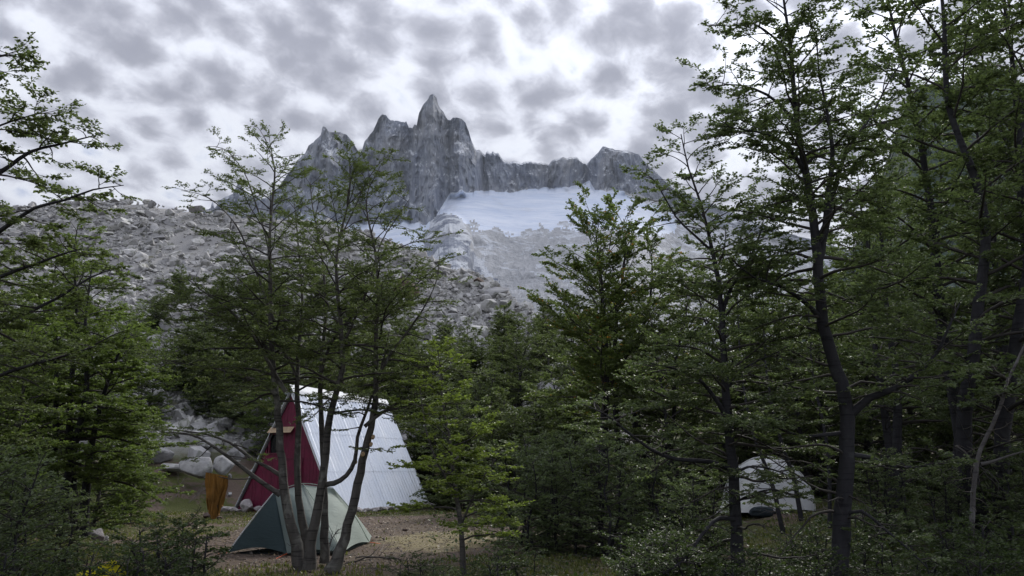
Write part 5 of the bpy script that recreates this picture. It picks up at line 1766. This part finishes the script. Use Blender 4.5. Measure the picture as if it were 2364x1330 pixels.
def build_white_tent():
    Y = 16.8
    cx = at(1774, 1170, Y + .5)
    z0 = hz(cx[0], cx[1])
    root = empty('tent', (float(cx[0]), float(cx[1]), z0))
    root.rotation_euler = (0, 0, 0.35)
    tag(root, 'light grey dome tent standing among the trunks at the right', 'tent')
    a, b_, h = 0.88, 0.70, 1.10
    nseg = 4
    for k in range(nseg):
        a0, a1 = math.radians(-135 + 90 * k), math.radians(-45 + 90 * k)
        th = np.linspace(a0, a1, 16)[:, None]; v = np.linspace(0, 1, 15)[None, :]
        sq = (np.abs(np.cos(th)) ** 3.2 + np.abs(np.sin(th)) ** 3.2) ** (-1 / 3.2)
        rr = (1 - v ** 2.4) ** 0.58
        loc = (th - a0) / (a1 - a0)
        sag = 1 - 0.10 * np.sin(np.pi * loc) * np.sin(np.pi * np.clip(v * 1.1, 0, 1))
        X = a * sq * np.cos(th) * rr * sag; Yv = b_ * sq * np.sin(th) * rr * sag; Z = h * v * np.ones_like(th) + 0.03 + 0.05 * np.sin(np.pi * loc) * (1 - v) ** 3
        fold = fbm(th * 4 + v * 3, v * 5, oct=2, seed=80 + k)
        P = np.stack([X * (1 + .012 * fold), Yv * (1 + .012 * fold), Z], -1)
        nm = ['door_panel', 'end_panel', 'rear_panel', 'end_panel'][k]
        link(nm, make_mesh(nm, P.reshape(-1, 3), grid_faces(16, 15), smooth_shade=True), M['tent_grey'], root)
    for s in (1, -1):
        v = np.linspace(-1, 1, 41)
        rr = (1 - np.abs(v) ** 2.4) ** 0.58
        q = 2 ** (-1 / 3.2) / math.cos(math.pi / 4)
        w = np.sign(v)[:, None] if False else None
        t = np.linspace(0, 1, 41)
        vv = 1 - np.abs(2 * t - 1)
        rr = (1 - vv ** 2.4) ** 0.58 * np.sign(0.5 - t)
        c = np.stack([a * q * .7071 * rr * 1.01, s * b_ * q * .7071 * rr * 1.01, h * vv + .045], -1)
        V, F = tubes(c[None], np.full((1, 41), .011), 6)
        link('pole_sleeve', make_mesh('pole_sleeve', V, F, smooth_shade=True), M['tent_white'], root)
    # vestibule flap pegged out to the left
    pts = [(-1.0, -.5, .03), (-1.55, -.42, .03), (-1.62, -.38, .05), (-.55, -.35, .86)]
    u = np.linspace(0, 1, 9)[:, None, None]; v = np.linspace(0, 1, 9)[None, :, None]
    A, B, C, D = [np.array(q) for q in ((-.75, -.62, .03), (-1.6, -.4, .03), (-.62, -.30, .84), (-.56, -.50, .80))]
    P = (1 - u) * (1 - v) * A + u * (1 - v) * B + u * v * C + (1 - u) * v * D
    P = P - np.array([0, -.08, 0]) * np.sin(np.pi * u) * np.sin(np.pi * v)
    link('vestibule', make_mesh('vestibule', P.reshape(-1, 3), grid_faces(9, 9), smooth_shade=True), M['tent_white'], root)
    prism_obj('groundsheet', [(x * a * .97, y * b_ * .97, .012) for x, y in ((-1, -1), (1, -1), (1, 1), (-1, 1))], (0, 0, .012), M['dark_nylon'], root)
    # seams of the door
    for x0, x1, zt in ((-.16, -.02, .80), (.34, .10, .86)):
        pts = []
        for t in np.linspace(0, 1, 10):
            zz = .06 + t * zt
            vv = (zz - .03) / h
            yy = -b_ * (1 - vv ** 2.4) ** .58 * (1 - .10 * math.sin(math.pi * min(1, vv * 1.1))) - .012
            pts.append((x0 + (x1 - x0) * t, yy, zz))
        V, F = tubes(np.array(pts)[None], np.full((1, 10), .006), 4)
        link('seam', make_mesh('seam', V, F), M['tent_white'], root)
    # dark stuff sack lying at its door
    th = np.linspace(0, 2 * np.pi, 19)[:, None]; v = np.linspace(-1, 1, 13)[None, :]
    rr = np.sqrt(np.clip(1 - np.abs(v) ** 2.6, 0, 1)) * (1 + .10 * np.sin(th * 3 + v * 4) * .5)
    P = np.stack([.235 * np.cos(th) * rr, .16 * np.sin(th) * rr, .115 * v * np.ones_like(th)], -1)
    P += (fbm(P[..., 0] * 14, P[..., 1] * 14, P[..., 2] * 14, oct=2, seed=90) * .018)[..., None]
    s = empty('stuff_sack', (0, 0, 0))
    p = at(1757, 1172, Y - .55)
    s.location = (p[0], p[1], hz(p[0], p[1]) + .10)
    tag(s, 'dark stuffed sack lying at the door of the grey dome tent', 'bag')
    link('sack', make_mesh('sack', P.reshape(-1, 3), grid_faces(19, 13), smooth_shade=True), M['dark_nylon'], s)
    V, F = tubes(np.array([[(-.2, -.06, .06), (-.08, -.13, .09), (.08, -.13, .08), (.21, -.05, .05)]]), np.full((1, 4), .008), 5)
    link('strap', make_mesh('strap', V, F), M['tent_slate'], s)


build_white_tent()


# ------------------------------------------------------------------ small things about the camp
M['mustard'] = simple('mustard_cloth', (0.215, 0.105, 0.022), 0.95, var=0.3, scale=6)
M['yellow'] = tent_fabric('yellow_nylon', (0.74, 0.66, 0.025), 0.25)
M['leather'] = simple('brown_leather', (0.085, 0.050, 0.034), 0.7)
M['leather_dark'] = simple('boot_sole', (0.02, 0.018, 0.016), 0.8)


def build_cloth():
    Y = 12.84
    tl, tr = at(478, 1090, Y), at(522, 1100, Y)
    top = (tl + tr) / 2
    root = empty('cloth', (float(top[0]), Y, float(top[2])))
    tag(root, 'mustard brown cloth hung over a bare limb left of the hut', 'cloth')
    wd = float(np.linalg.norm(tr - tl))
    n, m_ = 36, 34
    for nm, sgn, ln in (('front_fall', -1, 0.64), ('back_fall', 1, 0.50)):
        u = np.linspace(-.5, .5, n)[:, None]; v = np.linspace(0, 1, m_)[None, :]
        x = u * wd * (1.0 + .14 * np.sin(np.pi * np.minimum(v * .9, 1)) - 0.45 * smooth(.35, 1.0, v)) + 0.014 * np.sin(v * 6 + u * 3) + .03 * v * wd
        ph = fbm(u * 3.0 + 0 * v, v * 1.3 + 0 * u, oct=2, seed=97) * 2.2
        y = sgn * (0.014 + 0.022 * v) + (0.040 * (1 - np.abs(np.sin(u * 9 + ph)) * 1.3) + .018 * np.sin(u * 37 + 1.5 * ph + 1.5) + .010 * np.sin(v * 12 + u * 9)) * (.2 + .9 * np.sqrt(v)) * 1.3
        drop = ln * (1 + .05 * np.sin(u * 7 + 1) - .25 * np.abs(u) ** 1.5)
        z = -v * drop - u * 0.060 + 0 * y
        P = np.stack([x * np.ones_like(v), y, z * np.ones_like(x)], -1)
        if sgn > 0: P = P + np.array([.02, 0, 0]) * v[..., None]
        link(nm, make_mesh(nm, P.reshape(-1, 3), grid_faces(n, m_), smooth_shade=True), M['mustard'], root)
    # small black tag near the hem
    prism_obj('label_tag', [(.075, -.075, -.50), (.085, -.075, -.50), (.085, -.075, -.46), (.075, -.075, -.46)], (0, .006, 0), M['leather_dark'], root)


build_cloth()


p_ = on_ground(488, 1196)
boulder((p_[0], p_[1], hz(p_[0], p_[1]) + .10), (.62, .42, .34), 0.4, 'dark brown stone on the path below the hanging cloth', None, BIGM[4], mat=M['rock_brown'], name='stone', cat='stone')
p_ = on_ground(505, 1200)
boulder((p_[0], p_[1], hz(p_[0], p_[1]) + .05), (.40, .30, .20), 1.4, 'small flat brown stone beside the dark brown one under the cloth', None, BIGM[9], mat=M['rock_brown'], name='stone', cat='stone')


def build_tarp():
    """bright yellow sheet thrown over gear, half hidden by the shrub"""
    Y = 9.4
    c = at(240, 1330, Y)
    root = empty('tarp', (float(c[0]), Y, hz(c[0], Y)))
    tag(root, 'bright yellow sheet showing through the low shrub at the lower left', 'tarp')
    n, m_ = 44, 30
    u = np.linspace(-1, 1, n)[:, None]; v = np.linspace(-1, 1, m_)[None, :]
    x, y = u * .55 * np.ones_like(v), v * .42 * np.ones_like(u)
    ridge = .50 * np.exp(-((u - .1) / .55) ** 2) * np.clip(1 - np.abs(v) ** 1.5, 0, 1) ** .8 + .22 * np.exp(-((u + .55) / .3) ** 2 - (v / .6) ** 2)
    f = fbm(u * 3.2 + 5, v * 3.0, oct=3, seed=95, ridge=True) * .035 + fbm(u * 9, v * 9, oct=2, seed=96) * .008
    z = np.maximum(ridge + f * (.4 + 1.2 * ridge), .01)
    P = np.stack([x, y, z], -1)
    link('sheet', make_mesh('sheet', P.reshape(-1, 3), grid_faces(n, m_), smooth_shade=True), M['yellow'], root)
    V, F = tubes(np.array([[(-.62, -.42, .01), (-.8, -.5, .0), (-.95, -.55, -.01)]]), np.full((1, 3), .005), 5)
    link('cord', make_mesh('cord', V, F), M['cord'], root)


build_tarp()
p_ = on_ground(222, 1258)
boulder((p_[0], p_[1], hz(p_[0], p_[1]) + .16), (.46, .42, .46), 2.0, 'bluish grey stone behind the yellow sheet at the foot of dark stems', None, BIGM[6], mat=M['rock_camp'], name='stone', cat='stone')
p_ = on_ground(243, 1256)
boulder((p_[0], p_[1], hz(p_[0], p_[1]) + .07), (.12, .10, .28), .5, 'small white upright stone beside the bluish grey stone', None, BIGM[2], tilt=(0, .4), mat=M['rock'], name='stone', cat='stone')
for k, (px, py, s, lab) in enumerate([(935, 1225, .16, 'small brown stone on bare soil right of the green tent'), (440, 1215, .26, 'dark stone lying on the path left of the green tent'),
                                      (452, 1222, .18, 'small stone next to the dark stone on the path'), (1003, 1192, .14, 'pebble on the soil beside the hut corner'),
                                      (880, 1210, .12, 'small stone on soil between tent and hut'), (610, 1225, .10, 'tiny stone on the soil left of the green tent')]):
    p_ = on_ground(px, py)
    boulder((p_[0], p_[1], hz(p_[0], p_[1]) + s * .2), (s, s * .8, s * .6), k * 1.1, lab, None, BIGM[(k * 3) % 14], mat=M['rock_brown'], name='stone', cat='stone')


# ------------------------------------------------------------------ fallen branches, grass and low growth
def dead_branch(px, py, length, rz, label, seed, rise=0.25, mat=None, r0=0.016, Y=None):
    rng = np.random.default_rng(seed)
    p = on_ground(px, py) if Y is None else at(px, py, Y)
    z = hz(p[0], p[1])
    root = empty('dead_branch', (p[0], p[1], z))
    tag(root, label, 'branch')
    d = np.array([[math.cos(rz), math.sin(rz), rise]])
    P = bend(np.array([[0, 0, .02]]), nrm(d), np.array([length]), 12, rng, .12, .05, .0)
    V, F = tubes(P, np.linspace(r0, r0 * .3, 12)[None], 6)
    link('stem', make_mesh('stem', V, F, smooth_shade=True), mat or M['twig_dead'], root)
    n = int(14 * length)
    f = rng.uniform(.12, 1, n)
    b, t = interp_line(np.repeat(P, n, 0), f)
    dd = nrm(t + rng.normal(0, .6, (n, 3)))
    Q = bend(b, dd, length * (1.05 - f) * rng.uniform(.2, .5, n), 7, rng, .16, 0, 0)
    V, F = tubes(Q, np.linspace(r0 * .4, .0018, 7)[None].repeat(n, 0), 4)
    k = n * 3
    b2, t2 = interp_line(np.repeat(Q, 3, 0), rng.uniform(.3, 1, k))
    Q2 = bend(b2, nrm(t2 + rng.normal(0, .6, (k, 3))), rng.uniform(.06, .22, k), 4, rng, .15, 0, 0)
    V2, F2 = tubes(Q2, np.linspace(.003, .0012, 4)[None].repeat(k, 0), 3)
    o = link('twigs', make_mesh('twigs', np.concatenate([V, V2]), np.concatenate([F, F2 + len(V)]), smooth_shade=True), mat or M['twig_dead'], root)
    tag(o, kind='stuff')


dead_branch(820, 1290, 1.35, 0.35, 'dead twiggy branch lying on the ground right of the clump of stems', 301, .45)
dead_branch(800, 1300, 1.1, 0.6, 'fallen dark branch among brushwood at the foot of the clump', 302, .3, M['twig'])
dead_branch(740, 1300, 0.7, 1.2, 'short dead branch sticking up between the stems', 303, .5, M['twig'])
dead_branch(720, 1298, 0.8, 2.4, 'thin dead branch leaning left before the green tent', 304, .45, M['twig'], .010)
dead_branch(395, 1240, 0.9, 0.5, 'bare forked branch standing in the shrub at lower left', 305, .9, M['twig'])
dead_branch(380, 1250, 0.9, 2.5, 'bare branch leaning left out of the low shrub', 306, .5, M['twig'])
dead_branch(410, 1112, 1.9, 1.8, 'leafless grey shrub growing before the rock pile', 307, 1.6, M['twig_dead'], .014, 32.6)
dead_branch(440, 1112, 1.7, .9, 'second leafless grey shrub at the right of the rock pile front', 308, 1.5, M['twig_dead'], .014, 32.4)
dead_branch(380, 1112, 1.6, 2.4, 'third leafless grey shrub at the left of the rock pile front', 309, 1.5, M['twig_dead'], .014, 32.5)
dead_branch(1520, 1312, 1.0, 0.5, 'crooked dead branch on the shaded floor right of the bush', 310, .25, M['twig'], .02)
dead_branch(2050, 1290, 1.2, 2.7, 'dead branch on the floor behind the thickest trunk', 311, .2)
dead_branch(2150, 1250, 1.3, .4, 'pale dead branch on the floor among the right hand trunks', 312, .25)
dead_branch(2300, 1200, 1.2, 2.9, 'dead branch beside the pale bare stem', 313, .3)
dead_branch(1820, 1190, 1.0, 2.8, 'pale dead branch lying against the grey dome tent', 314, .5, None, .012, 15.6)
dead_branch(1220, 1290, 0.7, 0.2, 'small dead branch on bare soil in front of the dark bush', 315, .12)
dead_branch(1330, 1300, 0.8, 2.9, 'small twiggy branch on the soil below the rounded bush', 316, .12)


def scatter_ok(x, y):
    return fbm(x / 1.1, y / 1.1, oct=3, seed=120)


def build_grass():
    rng = np.random.default_rng(77)
    n = 110000
    y = 6.5 + 27 * rng.uniform(0, 1, n) ** 1.5
    x = rng.uniform(-0.72, 0.72, n) * y
    g_ = fbm(x / 1.6, y / 1.6, oct=3, seed=120)
    clear = ((x + 3.2) / 4.4) ** 2 + ((y - 20.0) / 7.0) ** 2
    ok = (g_ > -0.12) & ((clear > 0.85) | (rng.uniform(0, 1, n) < .04))
    base = (np.abs(x + 3.2) < 1.3) & (np.abs(y - 12.6) < .8)
    ok |= base & (rng.uniform(0, 1, n) < .6)
    x, y = x[ok], y[ok]; n = len(x)
    z = height(x, y)
    a = rng.uniform(0, 6.28, n); h = rng.uniform(.03, .10, n); w = rng.uniform(.004, .008, n) * (1 + y / 14)
    d = np.stack([np.cos(a), np.sin(a), np.zeros(n)], -1)
    side = np.stack([-d[:, 1], d[:, 0], np.zeros(n)], -1) * w[:, None]
    b = np.stack([x, y, z - .01], -1)
    m1 = b + UP * h[:, None] * .6 + d * h[:, None] * .15
    tip = b + UP * h[:, None] + d * (h * rng.uniform(.2, .9, n))[:, None]
    V = np.stack([b - side, b + side, m1 + side * .8, tip, m1 - side * .8], 1).reshape(-1, 3)
    i = np.arange(n) * 5
    F4 = np.stack([i, i + 1, i + 2, i + 4], -1); F3 = np.stack([i + 4, i + 2, i + 3], -1)
    m = leaf_mat('grass_blade', (0.055, 0.070, 0.020), (0.150, 0.150, 0.050), transl=.3)
    tag(link('grass', make_mesh('grass', V, [F4, F3], np.repeat(rng.uniform(0, 1, n), 5)), m), 'short sparse grass and moss on the clearing floor', 'grass', kind='stuff')


def build_litter():
    """small leafy plants and fallen leaves on the floor of the wood"""
    rng = np.random.default_rng(79)
    n = 70000
    y = rng.uniform(7, 32, n)
    x = rng.uniform(-0.1, 0.8, n) * y
    g_ = fbm(x / 1.4, y / 1.4, oct=3, seed=121)
    ok = ((x > 1.2 + .03 * y) & (g_ > -.25)) | (rng.uniform(0, 1, n) < .05)
    tent = (np.abs(x - 5.3) < 1.3) & (np.abs(y - 16.6) < 1.6)
    x, y = x[ok & ~tent], y[ok & ~tent]; n = len(x)
    hgt = np.abs(rng.normal(0, .10, n)) * (fbm(x / 2.2, y / 2.2, oct=2, seed=122) + .9)
    z = height(x, y) + .01 + hgt
    b = np.stack([x, y, z], -1)
    nor = nrm(UP * .8 + rng.normal(0, .5, (n, 3)))
    d = nrm(np.cross(nor, rng.normal(0, 1, (n, 3)))); w = np.cross(nor, d)
    s = (rng.uniform(.018, .040, n) * (1 + y / 30))[:, None]
    V = np.stack([b - d * s, b + w * s * .6, b + d * s, b - w * s * .6], 1).reshape(-1, 3)
    tag(link('undergrowth', make_mesh('undergrowth', V, np.arange(n * 4).reshape(-1, 4), np.repeat(rng.uniform(0, 1, n), 4)), M['leaf_litter']),
        'low leafy growth covering the shaded floor of the wood', 'undergrowth', kind='stuff')
    # dry twigs on the floor
    n = 2600
    y = rng.uniform(7, 24, n); x = rng.uniform(-.7, .75, n) * y
    a = rng.uniform(0, 6.28, n); L = rng.uniform(.08, .45, n)
    b = np.stack([x, y, height(x, y) + .012], -1)
    P = bend(b, np.stack([np.cos(a), np.sin(a), rng.normal(.03, .06, n)], -1), L, 4, rng, .14, 0, 0)
    V, F = tubes(P, np.array([.006, .005, .004, .002])[None].repeat(n, 0), 3)
    tag(link('fallen_twigs', make_mesh('fallen_twigs', V, F), M['twig_dead']), 'dry fallen twigs strewn over the ground', 'twigs', kind='stuff')



def build_pebbles():
    """pebbles and fallen leaves on the trodden soil"""
    rng = np.random.default_rng(83)
    n = 2600
    y = rng.uniform(9, 30, n); x = -3.2 + rng.normal(0, 3.2, n)
    size = .02 * rng.uniform(.05, 1, n) ** -.5
    size = np.clip(size, .02, .10)
    Rm = rot_z_tilt(rng, n)
    z = height(x, y) + size * .15
    kind = rng.integers(0, len(SMALL), n); tone = rng.uniform(0, 1, n)
    Vs, Fs, Ts, off = [], [], [], 0
    for k, (v, f) in enumerate(SMALL):
        i = np.where(kind == k)[0]
        vv = np.einsum('nij,nkj->nki', Rm[i], v[None] * size[i][:, None, None]) + np.stack([x[i], y[i], z[i]], -1)[:, None]
        Vs.append(vv.reshape(-1, 3)); Fs.append((f[None] + (np.arange(len(i)) * len(v))[:, None, None]).reshape(-1, 3) + off)
        Ts.append(np.repeat(tone[i], len(v))); off += len(i) * len(v)
    m = rock_mat('pebble', (0.13, 0.105, 0.09), (0.30, 0.27, 0.25), (0.10, 0.08, 0.07), per='tone', scale=8.0)
    tag(link('gravel', make_mesh('gravel', np.concatenate(Vs), np.concatenate(Fs), np.concatenate(Ts)), m), 'small pebbles strewn over the trodden soil', 'gravel', kind='stuff')
    n = 16000
    y = rng.uniform(7.5, 30, n); x = rng.uniform(-.62, .25, n) * y
    b = np.stack([x, y, height(x, y) + .012], -1)
    nor = nrm(UP + rng.normal(0, .3, (n, 3)))
    d = nrm(np.cross(nor, rng.normal(0, 1, (n, 3)))); w = np.cross(nor, d)
    s_ = (rng.uniform(.010, .022, n) * (1 + y / 25))[:, None]
    V = np.stack([b - d * s_, b + w * s_ * .6, b + d * s_, b - w * s_ * .6], 1).reshape(-1, 3)
    tag(link('fallen_leaves', make_mesh('fallen_leaves', V, np.arange(n * 4).reshape(-1, 4), np.repeat(rng.uniform(0, 1, n), 4)), M['leaf_dry']),
        'dry brown leaves fallen over the clearing', 'leaves', kind='stuff')


build_grass()
build_litter()
build_pebbles()
